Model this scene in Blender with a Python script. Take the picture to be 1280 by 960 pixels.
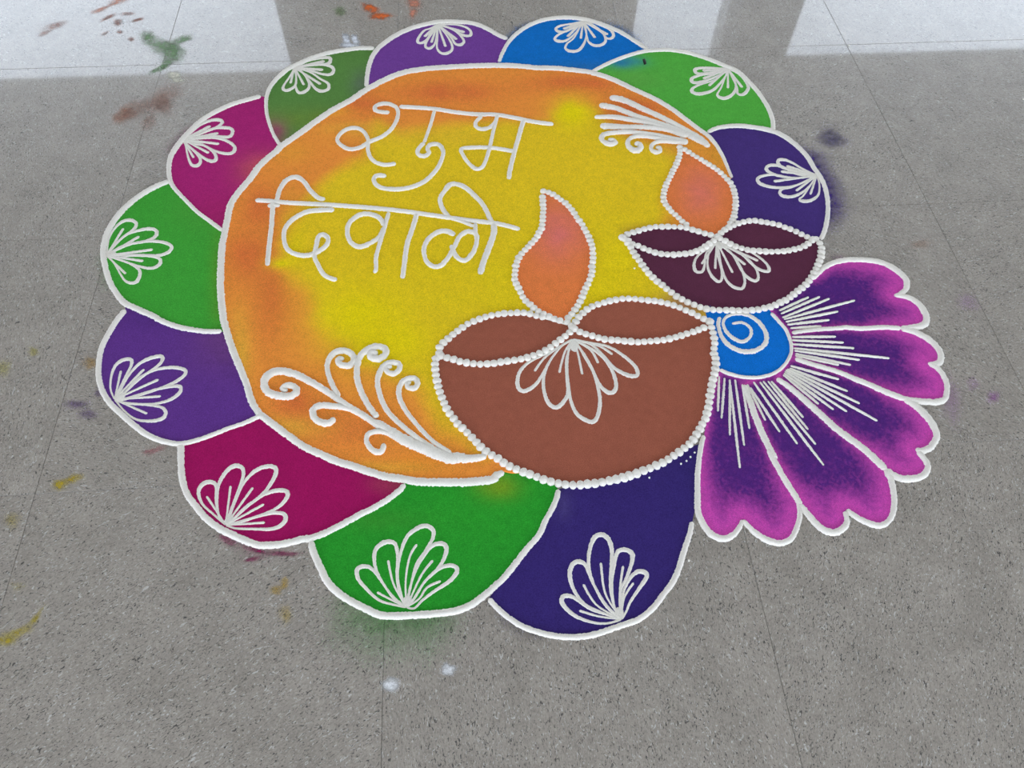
import bpy, bmesh, math, random
from mathutils import Vector, Matrix, noise
from mathutils.geometry import delaunay_2d_cdt

random.seed(7)
scene = bpy.context.scene
for o in list(bpy.data.objects):
    bpy.data.objects.remove(o)

# ------------------------------------------------------------------ camera
cam_data = bpy.data.cameras.new('camera')
cam_data.sensor_fit = 'HORIZONTAL'
cam_data.sensor_width = 36.0
cam_data.lens = 938.667 / 1280.0 * 36.0
cam_data.clip_start = 0.02
cam = bpy.data.objects.new('camera', cam_data)
scene.collection.objects.link(cam)
r_ = Vector((0.99757774, -0.06824632, 0.01345728))
u_ = Vector((0.05022783, 0.84055648, 0.53939038))
f_ = Vector((0.04812301, 0.5374079, -0.84194829))
cam.matrix_world = Matrix(((r_.x, u_.x, -f_.x, 0.7616851), (r_.y, u_.y, -f_.y, -1.7880528),
                           (r_.z, u_.z, -f_.z, 1.1940227), (0, 0, 0, 1)))
scene.camera = cam

# ------------------------------------------------------------------ overcast sky and exposure
world = bpy.data.worlds.new('overcast_sky')
scene.world = world
world.use_nodes = True
bg = world.node_tree.nodes['Background']
bg.inputs['Color'].default_value = (0.77, 0.865, 1.0, 1)
bg.inputs['Strength'].default_value = 4.6
scene.view_settings.view_transform = 'Standard'
scene.view_settings.look = 'None'
scene.view_settings.gamma = 1.0
scene.view_settings.use_curve_mapping = False
scene.view_settings.exposure = 0.0
scene.cycles.max_bounces = 8
scene.cycles.diffuse_bounces = 5

# ------------------------------------------------------------------ measured plan of the drawing, in tenths of a millimetre
DATA = {"disc_outline":[13738,-4946,40,13718,-4623,43,13690,-4237,47,13624,-3841,53,13505,-3490,62,13294,-3187,69,13051,-2816,73,12803,-2438,77,12470,-2049,82,12044,-1678,86,11501,-1197,90,11005,-888,97,10603,-775,100,10116,-664,102,9622,-620,104,9090,-513,105,8554,-466,107,7933,-456,108,7025,-493,109,6531,-556,109,6123,-669,107,5722,-912,102,5271,-1277,98,4872,-1698,98,4461,-2046,98,4065,-2476,96,3682,-2924,95,3342,-3304,94,3247,-3467,92,2927,-3916,89,2730,-4410,86,2531,-4813,85,2406,-5208,79,2395,-5648,76,2391,-6123,77,2389,-6400,77,2437,-6944,76,2520,-7597,75,2645,-8225,73,2709,-8469,72,2835,-8830,71,2993,-9222,70,3163,-9603,69,3327,-9975,68,3458,-10335,67,3603,-10584,67,3701,-10692,69,3954,-10909,70,4202,-11123,70,4506,-11369,71,4800,-11531,73,5090,-11691,74,5375,-11803,75,5884,-12021,76,6218,-12103,78,6579,-12187,79,6967,-12217,80,7327,-12239,82,7606,-12235,83,7830,-12218,83,7890,-12145,72,8033,-12092,61],
"disc_fill":[13743,-4935,13723,-4612,13695,-4226,13629,-3829,13510,-3478,13298,-3174,13056,-2804,12808,-2425,12474,-2035,12048,-1665,11504,-1183,11007,-874,10605,-761,10118,-649,9623,-605,9092,-498,8555,-452,7933,-442,7024,-478,6531,-541,6122,-655,5720,-898,5269,-1263,4870,-1685,4458,-2033,4062,-2464,3679,-2911,3338,-3292,3243,-3455,2923,-3904,2726,-4399,2526,-4802,2402,-5198,2391,-5638,2387,-6113,2384,-6391,2432,-6934,2516,-7588,2641,-8217,2705,-8461,2831,-8822,2990,-9214,3159,-9596,3323,-9968,3454,-10329,3599,-10578,3698,-10686,3950,-10903,4199,-11117,4504,-11363,4798,-11526,5088,-11686,5373,-11798,5882,-12016,6217,-12098,6578,-12182,6966,-12212,7327,-12234,7606,-12230,7830,-12213,7890,-12140,8033,-12087,8171,-12127,8875,-12139,10660,-10762,12204,-9173,12843,-7744,13180,-6616,13581,-5398],
"big_lamp":{"bowl":[6941,-9470,6959,-9338,7055,-9209,7167,-9099,7263,-9007,7376,-8915,7490,-8823,7620,-8751,7766,-8687,7929,-8636,8091,-8609,8253,-8586,8398,-8582,8575,-8584,8734,-8605,8875,-8662,9014,-8723,9200,-8794,9355,-8851,9509,-8908,9674,-8870,9752,-8754,9863,-8638,9988,-8543,10144,-8469,10315,-8417,10485,-8377,10653,-8353,10818,-8346,10979,-8372,11139,-8402,11299,-8432,11456,-8474,11610,-8533,11762,-8604,11892,-8694,12022,-8783,12135,-8871,12247,-8959,12346,-9033,12343,-9045,12353,-9225,12351,-9383,12343,-9538,12288,-9708,12264,-9859,12280,-9860,12255,-10047,12177,-10264,12107,-10442,12046,-10583,12005,-10705,11960,-10843,11916,-10980,11867,-11098,11803,-11231,11720,-11345,11634,-11473,11534,-11600,11421,-11725,11302,-11815,11168,-11903,11022,-11990,10863,-12076,10724,-12131,10586,-12185,10437,-12222,10270,-12290,10107,-12342,9920,-12361,10418,-12252,10270,-12290,10124,-12318,9994,-12341,9862,-12373,9733,-12395,9577,-12407,9422,-12412,9267,-12418,9115,-12403,8978,-12370,8829,-12324,8694,-12269,8546,-12189,8383,-12120,8247,-12047,8111,-11969,7991,-11861,7868,-11765,7745,-11668,7636,-11558,7555,-11439,7459,-11318,7362,-11197,7250,-11066,7152,-10915,7082,-10785,7026,-10651,6969,-10491,6919,-10311,6891,-10149,6872,-10003,6865,-9875,6854,-9738,6878,-9598,6941,-9488],
"flame":[9355,-5150,9513,-5210,9611,-5317,9709,-5424,9806,-5530,9881,-5660,9954,-5813,10008,-5963,10061,-6113,10117,-6236,10150,-6406,10202,-6551,10219,-6693,10243,-6834,10250,-6995,10233,-7131,10213,-7288,10176,-7442,10157,-7596,10104,-7746,10033,-7915,9971,-8018,9904,-8163,9856,-8286,9793,-8408,9713,-8527,9635,-8645,9543,-8750,9478,-8838,9567,-8964,9469,-8838,9357,-8831,9235,-8764,9114,-8684,8992,-8608,8872,-8499,8786,-8370,8697,-8262,8643,-8112,8590,-7939,8541,-7787,8527,-7656,8546,-7527,8584,-7330,8649,-7133,8726,-7001,8820,-6892,8914,-6783,8992,-6671,9088,-6560,9155,-6398,9217,-6283,9250,-6116,9268,-5996,9294,-5826,9309,-5654,9312,-5504,9321,-5327],
"bowl_paths":[[6942,-9473,6959,-9341,7055,-9212,7167,-9103,7263,-9011,7376,-8919,7490,-8827,7620,-8754,7766,-8691,7929,-8640,8090,-8613,8252,-8590,8397,-8586,8574,-8588,8734,-8609,8874,-8666,9014,-8727],[6971,-9550,7063,-9593,7185,-9638,7352,-9704,7503,-9750,7656,-9778,7809,-9787,7993,-9779,8148,-9758,8319,-9742,8490,-9723,8632,-9686,8775,-9645,8921,-9578,9053,-9502,9154,-9424,9273,-9342,9377,-9252,9497,-9161,9592,-9028],[9673,-8874,9751,-8757,9862,-8642,9987,-8547,10143,-8473,10314,-8421,10484,-8381,10651,-8357,10817,-8350,10978,-8376,11138,-8406,11297,-8436,11455,-8478,11609,-8537,11760,-8608,11891,-8698,12020,-8787,12133,-8875,12245,-8963,12344,-9037],[9621,-9050,9723,-9135,9842,-9201,9979,-9248,10128,-9327,10281,-9363,10437,-9384,10591,-9408,10745,-9437,10902,-9450,11063,-9436,11206,-9436,11351,-9426,11534,-9386,11702,-9341,11872,-9292,12045,-9231,12202,-9172],[6941,-9492,6878,-9601,6855,-9741,6865,-9878,6872,-10006,6892,-10152,6919,-10314,6970,-10494,7026,-10654,7082,-10788,7152,-10918,7250,-11069,7362,-11200,7459,-11321,7555,-11442,7636,-11560,7745,-11670,7868,-11767,7991,-11864,8111,-11972,8247,-12049,8382,-12123,8546,-12192,8693,-12272,8828,-12326,8978,-12372,9114,-12405,9266,-12420,9421,-12415,9576,-12409,9732,-12397,9861,-12375,9993,-12343,10123,-12320,10269,-12292,10417,-12255,9919,-12363,10106,-12344,10269,-12292,10436,-12225,10585,-12187,10723,-12133,10861,-12078,11021,-11993,11167,-11906,11300,-11817,11420,-11727,11533,-11603,11632,-11476,11718,-11347,11801,-11234,11865,-11101,11914,-10983,11958,-10846,12003,-10708,12045,-10586,12105,-10445,12175,-10267,12253,-10050,12278,-9863,12262,-9863,12286,-9712,12341,-9542,12349,-9386,12351,-9229,12341,-9049]],
"flame_paths":[[9355,-5155,9512,-5215,9610,-5322,9708,-5429,9805,-5535,9880,-5665,9953,-5818,10007,-5968,10060,-6117,10116,-6241,10149,-6411,10201,-6556,10218,-6697,10242,-6838,10249,-7000,10232,-7136,10212,-7292,10175,-7447,10156,-7600,10103,-7750,10032,-7919,9970,-8022,9903,-8167,9855,-8290,9792,-8412,9713,-8531,9634,-8649,9542,-8753,9478,-8842,9567,-8967],[9320,-5332,9312,-5509,9309,-5659,9293,-5831,9267,-6001,9249,-6121,9217,-6288,9154,-6403,9088,-6564,8992,-6676,8914,-6787,8819,-6897,8726,-7006,8648,-7137,8583,-7335,8546,-7531,8527,-7661,8541,-7791,8589,-7944,8642,-8116,8696,-8266,8785,-8374,8872,-8503,8992,-8612,9114,-8688,9235,-8768,9356,-8835]],
"knots":[9592,-9028,12345,-9029],
"rimline":[8857,-8673,25,9014,-8727,25,9199,-8806,25,9353,-8871,25,9506,-8936,25],
"motif":{"loops":[[9561,-9301,26,9226,-9493,26,8996,-9613,29,8671,-9782,33,8470,-9992,37,8400,-10242,40,8440,-10405,46,8558,-10430,46,8750,-10299,37,8909,-10055,30,9074,-9768,26,9324,-9449,25,9561,-9301,26],[9561,-9301,26,9324,-9449,25,9074,-9768,26,8917,-10128,29,8888,-10450,35,8951,-10735,42,9091,-10830,47,9256,-10684,41,9334,-10512,35,9348,-10190,29,9382,-9787,25,9496,-9460,23,9561,-9301,23],[9561,-9301,23,9459,-9507,23,9378,-9972,24,9361,-10407,28,9371,-10725,34,9458,-11007,41,9675,-11173,47,9803,-11096,41,9902,-10792,38,9913,-10476,34,9869,-10112,29,9757,-9771,26,9641,-9430,25,9561,-9301,25],[9561,-9301,27,9722,-9407,28,9993,-9634,30,10174,-9908,34,10255,-10208,39,10250,-10460,41,10142,-10578,48,10004,-10481,42,9922,-10297,33,9852,-10000,27,9739,-9657,25,9561,-9301,25],[9561,-9301,28,9866,-9397,28,10228,-9514,32,10507,-9759,37,10686,-10013,42,10703,-10198,42,10591,-10228,51,10419,-10144,45,10256,-9987,36,10107,-9716,29,9892,-9437,28,9561,-9301,28]],
"veins":[[9561,-9301,19,9023,-9653,24,8744,-10008,27],[9561,-9301,18,9371,-9597,22,9213,-10073,26],[9561,-9301,18,9620,-9612,22,9651,-10135,26],[9561,-9301,21,9875,-9570,25,9989,-9897,28],[9561,-9301,21,10044,-9484,27,10295,-9709,31]],
"dab":[9561,-9301,67,9567,-9454,89,9572,-9605,44]}},"small_lamp":{"bowl":[10972,-6664,11093,-6553,11240,-6514,11408,-6452,11556,-6412,11719,-6387,11895,-6397,12070,-6407,12244,-6426,12379,-6457,12540,-6538,12701,-6618,12862,-6689,12990,-6753,13251,-6529,13414,-6442,13571,-6378,13724,-6338,13872,-6322,14010,-6344,14143,-6385,14310,-6434,14454,-6500,14576,-6579,14715,-6658,14830,-6760,14943,-6861,15063,-6939,15133,-6942,15190,-7109,15153,-7292,15083,-7471,14973,-7668,14824,-7882,14667,-8070,14501,-8234,14333,-8353,14182,-8472,14039,-8569,13869,-8642,13717,-8717,13576,-8750,13403,-8781,13235,-8792,13071,-8791,12925,-8782,12764,-8765,12602,-8755,12428,-8725,12274,-8675,12128,-8584,11981,-8492,11866,-8402,11742,-8268,11633,-8135,11553,-8023,11417,-7842,11325,-7684,11267,-7526,11208,-7366,11134,-7182,11091,-7019,11057,-6902,10982,-6712],
"flame":[12835,-3935,12972,-4110,13082,-4227,13205,-4372,13326,-4515,13447,-4657,13542,-4823,13618,-4987,13674,-5148,13688,-5332,13683,-5512,13653,-5689,13602,-5862,13551,-6034,13487,-6203,13377,-6368,13262,-6482,13043,-6670,12915,-6692,12787,-6628,12643,-6553,12520,-6465,12401,-6348,12315,-6236,12237,-6085,12153,-5958,12091,-5805,12042,-5677,12044,-5500,12087,-5323,12156,-5145,12244,-4966,12328,-4812,12413,-4656,12499,-4498,12585,-4339,12654,-4177,12705,-4012,12736,-3845],
"bowl_paths":[[10970,-6669,11092,-6558,11238,-6518,11407,-6456,11554,-6417,11718,-6392,11893,-6402,12068,-6411,12242,-6431,12377,-6462,12538,-6543,12699,-6623,12860,-6694,12987,-6757],[11042,-6767,11145,-6889,11258,-6941,11380,-7040,11523,-7117,11652,-7170,11784,-7200,11936,-7218,12108,-7218,12284,-7205,12449,-7155,12603,-7085,12747,-6978,12893,-6870],[13010,-6735,13249,-6534,13411,-6447,13569,-6383,13722,-6343,13869,-6327,14007,-6349,14140,-6390,14307,-6438,14451,-6504,14573,-6583,14712,-6663,14827,-6765,14940,-6866,15060,-6943],[13047,-6808,13135,-6883,13236,-6982,13370,-7082,13526,-7160,13689,-7206,13859,-7225,14025,-7257,14200,-7253,14375,-7254,14559,-7218,14710,-7180,14874,-7097,15029,-6988],[10980,-6716,11056,-6907,11089,-7024,11133,-7186,11206,-7371,11265,-7530,11324,-7688,11415,-7846,11551,-8027,11632,-8139,11740,-8272,11864,-8406,11979,-8496,12126,-8588,12272,-8679,12426,-8729,12600,-8759,12762,-8769,12922,-8786,13069,-8795,13233,-8796,13400,-8785,13573,-8754,13714,-8720,13867,-8646,14036,-8572,14180,-8475,14330,-8357,14498,-8238,14664,-8075,14821,-7886,14970,-7672,15080,-7476,15150,-7297,15187,-7114,15130,-6947]],
"flame_paths":[[12832,-3941,12970,-4116,13080,-4233,13203,-4377,13324,-4520,13444,-4662,13539,-4829,13615,-4992,13672,-5154,13685,-5337,13680,-5517,13650,-5694,13599,-5867,13549,-6039,13484,-6208,13375,-6372],[12734,-3851,12702,-4018,12652,-4183,12583,-4345,12497,-4504,12411,-4661,12326,-4817,12242,-4972,12154,-5150,12085,-5328,12043,-5505,12040,-5682,12089,-5810,12151,-5963,12235,-6090,12313,-6241,12399,-6353]],
"knots":[10936,-6667],
"rimline":[12380,-6448,32,12516,-6479,32,12641,-6558,31,12785,-6633,31,12912,-6697,31],
"motif":{"loops":[[12957,-6896,22,12706,-7091,23,12458,-7283,26,12338,-7502,32,12339,-7702,43,12473,-7709,34,12565,-7515,25,12665,-7204,21,12957,-6896,21],[12957,-6896,21,12743,-7162,21,12622,-7518,25,12627,-7784,35,12719,-7986,45,12817,-7970,31,12882,-7710,26,12894,-7262,21,12957,-6896,20],[12957,-6896,21,12939,-7219,21,12901,-7623,25,12924,-7976,33,13047,-8177,45,13208,-8207,37,13308,-7997,30,13307,-7646,26,13196,-7233,25,12957,-6896,26],[12957,-6896,26,13196,-7233,25,13296,-7689,29,13379,-7914,40,13520,-8031,45,13614,-7928,31,13611,-7663,29,13448,-7339,27,12957,-6896,27],[12957,-6896,27,13343,-7196,28,13542,-7525,32,13668,-7710,43,13854,-7787,42,13893,-7634,36,13779,-7403,33,13555,-7185,29,12957,-6896,28]],
"veins":[[12957,-6896,19,12725,-7207,24,12497,-7511,29],[12957,-6896,19,12855,-7283,24,12756,-7659,28],[12957,-6896,21,13031,-7349,26,13102,-7789,31],[12957,-6896,24,13193,-7245,30,13424,-7585,37],[12957,-6896,26,13343,-7196,33,13723,-7490,39]],
"dab":[12957,-6896,60,12976,-7015,80,12996,-7133,40]}},"petals":{"purple":{"outline":[5247,-1180,55,5251,-725,59,5313,-126,65,5464,350,74,5748,761,82,6062,1071,88,6490,1345,92,7097,1540,94,7619,1516,93,8051,1421,89,8387,1182,80,8673,875,77,8918,664,79],
"fill":[5245,-1166,5249,-711,5311,-111,5462,365,5747,776,6061,1087,6489,1361,7097,1556,7619,1532,8051,1437,8388,1198,8674,891,8919,680,8753,68,8655,-307,8555,-452,7933,-442,7024,-478,6531,-541,6122,-655,5720,-898,5269,-1263],
"motif":{"loops":[[7074,1429,31,6877,1253,33,6704,1150,36,6554,830,38,6541,637,44,6659,610,53,6787,783,32,6897,1068,26,7074,1429,25],[7074,1429,24,6940,1066,25,6765,641,32,6743,429,39,6847,354,58,6976,524,32,7036,916,23,7074,1429,22],[7074,1429,21,7065,842,22,7038,415,26,7118,166,40,7263,110,60,7413,222,43,7440,467,33,7342,829,28,7199,1164,25,7074,1429,25],[7074,1429,26,7304,1049,26,7447,752,29,7526,534,41,7652,471,61,7753,580,39,7725,775,36,7563,1073,34,7352,1267,33,7074,1429,34],[7074,1429,34,7480,1202,33,7647,996,38,7793,880,56,7934,874,52,7958,1055,37,7849,1244,41,7572,1391,38,7074,1429,37]],
"veins":[[7074,1429,30,6891,1149,38,6711,873,46],[7074,1429,25,6982,1009,31,6892,599,38],[7074,1429,25,7173,910,31,7269,404,37],[7074,1429,30,7326,1066,38,7574,710,46],[7074,1429,38,7438,1226,48,7798,1026,58]],
"dab":[7074,1429,62,7099,1328,82,7124,1228,41]}},"blue":{"outline":[8645,-321,48,8752,53,52,8952,537,59,9239,958,69,9615,1310,79,10073,1530,89,10520,1585,94,10869,1539,95,11292,1383,91,11695,1101,87,12006,828,81,12296,450,75,12508,154,70,12610,-6,66],
"fill":[8646,-307,8753,68,8953,553,9241,974,9616,1326,10075,1546,10522,1601,10871,1555,11295,1399,11698,1117,12010,844,12300,466,12512,169,12614,9,12696,-17,12387,-72,11932,-259,11473,-512,11034,-828,11007,-874,10605,-761,10118,-649,9623,-605,9092,-498,8555,-452],
"motif":{"loops":[[11050,1394,35,10753,1295,38,10392,1200,48,10269,1072,40,10322,944,64,10495,936,48,10823,1142,32,11050,1394,27],[11050,1394,30,10542,970,32,10307,798,40,10194,622,39,10278,510,65,10495,536,43,10794,885,26,11050,1394,24],[11050,1394,23,10726,669,24,10501,392,30,10436,182,36,10549,50,65,10765,82,53,10949,371,36,11057,726,26,11080,1093,23,11050,1394,23],[11050,1394,22,11070,653,23,11086,436,34,11216,273,60,11411,292,57,11545,486,36,11508,851,34,11273,1233,33,11050,1394,35],[11050,1394,31,11486,852,31,11581,593,40,11707,565,52,11795,728,42,11723,989,52,11448,1225,46,11243,1347,39,11050,1394,37]],
"veins":[[11050,1394,36,10755,1220,45,10463,1048,54],[11050,1394,29,10789,1040,36,10534,693,44],[11050,1394,24,10969,987,30,10889,589,36],[11050,1394,28,11166,996,35,11280,607,42],[11050,1394,36,11350,1062,45,11644,735,54]],
"dab":[11050,1394,62,11035,1294,83,11020,1195,41]}},"green_top":{"outline":[11031,-843,62,11470,-527,65,11928,-274,68,12383,-87,73,12691,-31,77,13080,-15,80,13493,-105,80,13883,-299,81,14255,-559,81,14504,-776,82,14785,-1026,77,14999,-1534,70,15134,-1992,67,15210,-2498,63,15204,-2987,59,15121,-3340,58],
"fill":[11034,-828,11473,-512,11932,-259,12387,-72,12696,-17,13085,0,13498,-90,13888,-284,14260,-544,14510,-762,14791,-1012,15005,-1520,15140,-1979,15216,-2486,15211,-2974,15127,-3327,15072,-3354,14711,-3217,14373,-3141,14056,-3142,13766,-3198,13521,-3333,13510,-3478,13298,-3174,13056,-2804,12808,-2425,12474,-2035,12048,-1665,11504,-1183,11007,-874],
"motif":{"loops":[[14558,-914,37,14356,-871,39,14026,-834,50,13747,-861,59,13682,-973,50,13766,-1077,67,14022,-1056,47,14334,-971,35,14558,-914,34],[14558,-914,31,14229,-1066,35,13842,-1114,46,13567,-1233,50,13517,-1382,58,13651,-1435,62,13966,-1319,42,14298,-1136,30,14558,-914,27],[14558,-914,26,14131,-1327,29,13720,-1503,38,13483,-1653,41,13451,-1812,59,13621,-1885,67,13951,-1773,47,14218,-1495,31,14463,-1145,24,14558,-914,22],[14558,-914,22,14231,-1626,23,14066,-1907,29,14095,-2054,60,14254,-2075,61,14479,-1896,42,14614,-1580,30,14601,-1185,26,14558,-914,26],[14558,-914,25,14619,-1645,25,14580,-1901,35,14687,-1970,56,14847,-1818,45,14921,-1595,44,14829,-1196,40,14667,-987,37,14558,-914,36]],
"veins":[[14558,-914,36,14216,-931,46,13876,-948,56],[14558,-914,31,14191,-1098,40,13828,-1279,48],[14558,-914,26,14231,-1249,33,13911,-1578,40],[14558,-914,23,14468,-1311,28,14380,-1698,34],[14558,-914,28,14657,-1303,35,14755,-1684,42]],
"dab":[14558,-914,75,14493,-995,99,14430,-1075,49]}},"indigo_right":{"outline":[13516,-3345,62,13761,-3211,68,14050,-3154,76,14367,-3153,82,14705,-3230,86,15066,-3366,88,15324,-3584,85,15517,-3882,77,15675,-4286,70,15739,-4730,66,15795,-5056,63,15798,-5425,57,15717,-5882,53,15551,-6370,53,15398,-6701,53,15234,-6953,54],
"fill":[13521,-3333,13766,-3198,14056,-3142,14373,-3141,14711,-3217,15072,-3354,15331,-3572,15524,-3871,15682,-4275,15746,-4719,15802,-5045,15805,-5414,15723,-5872,15558,-6361,15405,-6691,15241,-6944,14803,-7176,13736,-6883,13119,-6493,13397,-5644,13664,-5037,13743,-4935,13723,-4612,13695,-4226,13629,-3829,13510,-3478],
"motif":{"loops":[[15726,-4972,30,15469,-4743,31,15236,-4485,41,15050,-4392,54,14941,-4469,41,14985,-4636,53,15230,-4784,41,15536,-4908,32,15726,-4972,30],[15726,-4972,29,15305,-4923,32,15034,-4665,41,14774,-4570,54,14629,-4644,40,14641,-4791,51,14881,-4954,41,15313,-5030,30,15726,-4972,27],[15726,-4972,28,15164,-5022,30,14747,-4893,37,14436,-4930,43,14317,-5030,39,14370,-5191,57,14638,-5310,48,15012,-5304,34,15387,-5167,25,15726,-4972,23],[15726,-4972,24,15085,-5308,26,14808,-5371,32,14719,-5496,37,14783,-5602,59,15001,-5614,45,15307,-5450,29,15598,-5151,21,15726,-4972,20],[15726,-4972,20,15278,-5552,21,15126,-5697,28,15159,-5776,56,15365,-5761,46,15581,-5594,28,15704,-5263,21,15726,-4972,21]],
"veins":[[15726,-4972,31,15417,-4794,39,15105,-4615,48],[15726,-4972,30,15325,-4884,39,14924,-4795,47],[15726,-4972,28,15196,-5042,35,14671,-5112,43],[15726,-4972,22,15411,-5213,28,15102,-5449,34],[15726,-4972,20,15560,-5281,25,15398,-5584,30]],
"dab":[15726,-4972,82,15625,-4991,109,15525,-5009,55]}},"indigo_bottom":{"outline":[7652,-14297,44,7783,-14458,45,7950,-14620,46,8166,-14770,46,8408,-14872,47,8676,-14950,47,8947,-14980,48,9199,-14972,48,9457,-14916,48,9772,-14837,48,10011,-14766,48,10270,-14593,48,10459,-14400,49,10652,-14203,49,10806,-13946,50,10937,-13681,49,11066,-13437,47,11160,-13215,46],
"fill":[8954,-12475,8910,-12629,8808,-12830,8680,-13026,8549,-13274,8344,-13485,8141,-13719,7915,-13972,7652,-14294,7783,-14455,7951,-14617,8166,-14768,8409,-14869,8676,-14948,8948,-14978,9200,-14970,9459,-14913,9773,-14835,10013,-14763,10273,-14591,10462,-14397,10655,-14200,10809,-13943,10940,-13677,11069,-13434,11163,-13211,11230,-13040,11451,-12298,11704,-11706,11361,-11816,10422,-12235,9558,-12336],
"motif":{"loops":[[9720,-14759,19,9472,-14806,19,9225,-14765,24,8985,-14649,31,8837,-14488,38,8816,-14372,40,8892,-14331,38,9016,-14372,32,9249,-14566,24,9491,-14669,20,9720,-14759,20],[9720,-14759,20,9444,-14641,20,9159,-14471,24,9010,-14203,32,8989,-13964,39,9067,-13808,41,9188,-13789,41,9270,-13875,33,9351,-14173,25,9511,-14519,21,9720,-14759,20],[9720,-14759,20,9508,-14544,21,9370,-14226,23,9311,-13905,28,9356,-13608,34,9464,-13392,40,9591,-13344,45,9700,-13435,42,9723,-13659,35,9671,-13928,28,9614,-14242,23,9635,-14552,20,9720,-14759,20],[9720,-14759,20,9635,-14552,20,9647,-14192,23,9731,-13878,29,9815,-13665,36,9953,-13632,44,10049,-13707,43,10028,-13842,36,9913,-14077,28,9774,-14304,23,9724,-14558,20,9720,-14759,19],[9720,-14759,19,9737,-14559,20,9826,-14308,23,9961,-14106,30,10107,-14009,38,10220,-14043,44,10220,-14123,37,10091,-14273,30,9901,-14493,23,9814,-14640,19,9720,-14759,19]],
"veins":[[9720,-14759,14,9361,-14686,18,9069,-14579,22],[9720,-14759,14,9359,-14509,18,9183,-14162,23],[9720,-14759,14,9523,-14340,18,9514,-13823,23],[9720,-14759,14,9758,-14329,18,9873,-13900,22],[9720,-14759,14,9806,-14436,17,10000,-14188,21]],
"dab":[9720,-14759,62,9701,-14664,83,9682,-14568,42]}},"green_bottom":{"outline":[4766,-13151,58,4805,-13320,58,4942,-13599,59,5088,-13873,60,5356,-14124,60,5691,-14323,59,5971,-14454,59,6372,-14480,59,6748,-14480,58,7126,-14454,58,7382,-14369,58,7645,-14194,57,7779,-14085,57,7915,-13975,56,8141,-13722,55,8344,-13489,53,8548,-13278,52,8679,-13030,50,8807,-12834,50,8909,-12633,49,8953,-12480,48],
"fill":[4764,-13147,4803,-13316,4939,-13596,5085,-13870,5354,-14120,5690,-14320,5970,-14452,6371,-14477,6747,-14477,7126,-14451,7382,-14366,7645,-14190,7779,-14082,7915,-13972,8141,-13719,8344,-13485,8549,-13274,8680,-13026,8808,-12830,8910,-12629,8954,-12475,8729,-12192,8386,-12078,8033,-12087,7890,-12140,7830,-12213,7606,-12230,7327,-12234,6966,-12212,6578,-12182,6217,-12098,6220,-12311,6030,-12464,5816,-12599,5550,-12728,5237,-12895,4954,-13033,4721,-13103],
"motif":{"loops":[[6346,-14353,18,6169,-14304,18,5914,-14211,22,5706,-14017,28,5558,-13825,34,5552,-13678,41,5666,-13640,37,5798,-13707,28,5958,-13929,22,6142,-14200,18,6346,-14353,18],[6346,-14353,18,6141,-14174,18,5958,-13929,21,5835,-13656,27,5820,-13411,35,5916,-13280,42,6047,-13246,41,6153,-13295,34,6196,-13517,27,6187,-13838,22,6243,-14155,18,6346,-14353,18],[6346,-14353,18,6268,-14157,18,6200,-13839,21,6235,-13492,26,6337,-13195,34,6496,-13050,41,6657,-13003,43,6776,-13082,38,6775,-13222,33,6654,-13437,27,6496,-13672,22,6407,-14036,19,6346,-14353,18],[6346,-14353,18,6395,-14061,19,6497,-13752,22,6627,-13517,29,6760,-13361,36,6919,-13329,41,6997,-13417,39,6954,-13592,35,6833,-13773,28,6625,-13972,22,6446,-14245,19,6346,-14353,19],[6346,-14353,19,6471,-14221,19,6625,-13972,22,6807,-13798,29,6990,-13716,35,7133,-13739,39,7156,-13834,39,7036,-13972,35,6803,-14114,28,6598,-14255,22,6472,-14374,19,6346,-14353,18]],
"veins":[[6346,-14353,13,6117,-14224,17,5873,-14080,21],[6346,-14353,13,6138,-13967,17,6040,-13561,22],[6346,-14353,14,6330,-13927,17,6392,-13530,20,6510,-13317,23],[6346,-14353,14,6574,-13863,19,6770,-13608,23],[6346,-14353,14,6547,-14226,17,6676,-14053,20,6895,-13963,23]],
"dab":[6346,-14353,57,6360,-14256,77,6374,-14158,39]}},"crimson":{"outline":[2321,-11187,62,2387,-11587,61,2466,-11901,58,2593,-12180,56,2793,-12428,57,2984,-12643,58,3222,-12829,59,3449,-12956,61,3700,-13084,60,3918,-13167,61,4128,-13180,63,4387,-13155,63,4645,-13102,62,4724,-13107,61,4956,-13037,61,5239,-12899,61,5552,-12732,60,5817,-12603,59,6032,-12469,57,6221,-12316,55,6302,-12215,52],
"fill":[2316,-11181,2383,-11582,2462,-11896,2588,-12175,2789,-12424,2981,-12639,3218,-12825,3446,-12952,3697,-13080,3915,-13163,4125,-13176,4384,-13151,4642,-13098,4721,-13103,4954,-13033,5237,-12895,5550,-12728,5816,-12599,6030,-12464,6220,-12311,6301,-12210,6217,-12098,5882,-12016,5373,-11798,5088,-11686,4798,-11526,4504,-11363,4199,-11117,3950,-10903,3698,-10686,3681,-10668,3586,-10713,3368,-10818,3122,-10903,2854,-11018,2586,-11116,2369,-11161,2200,-11158],
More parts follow.
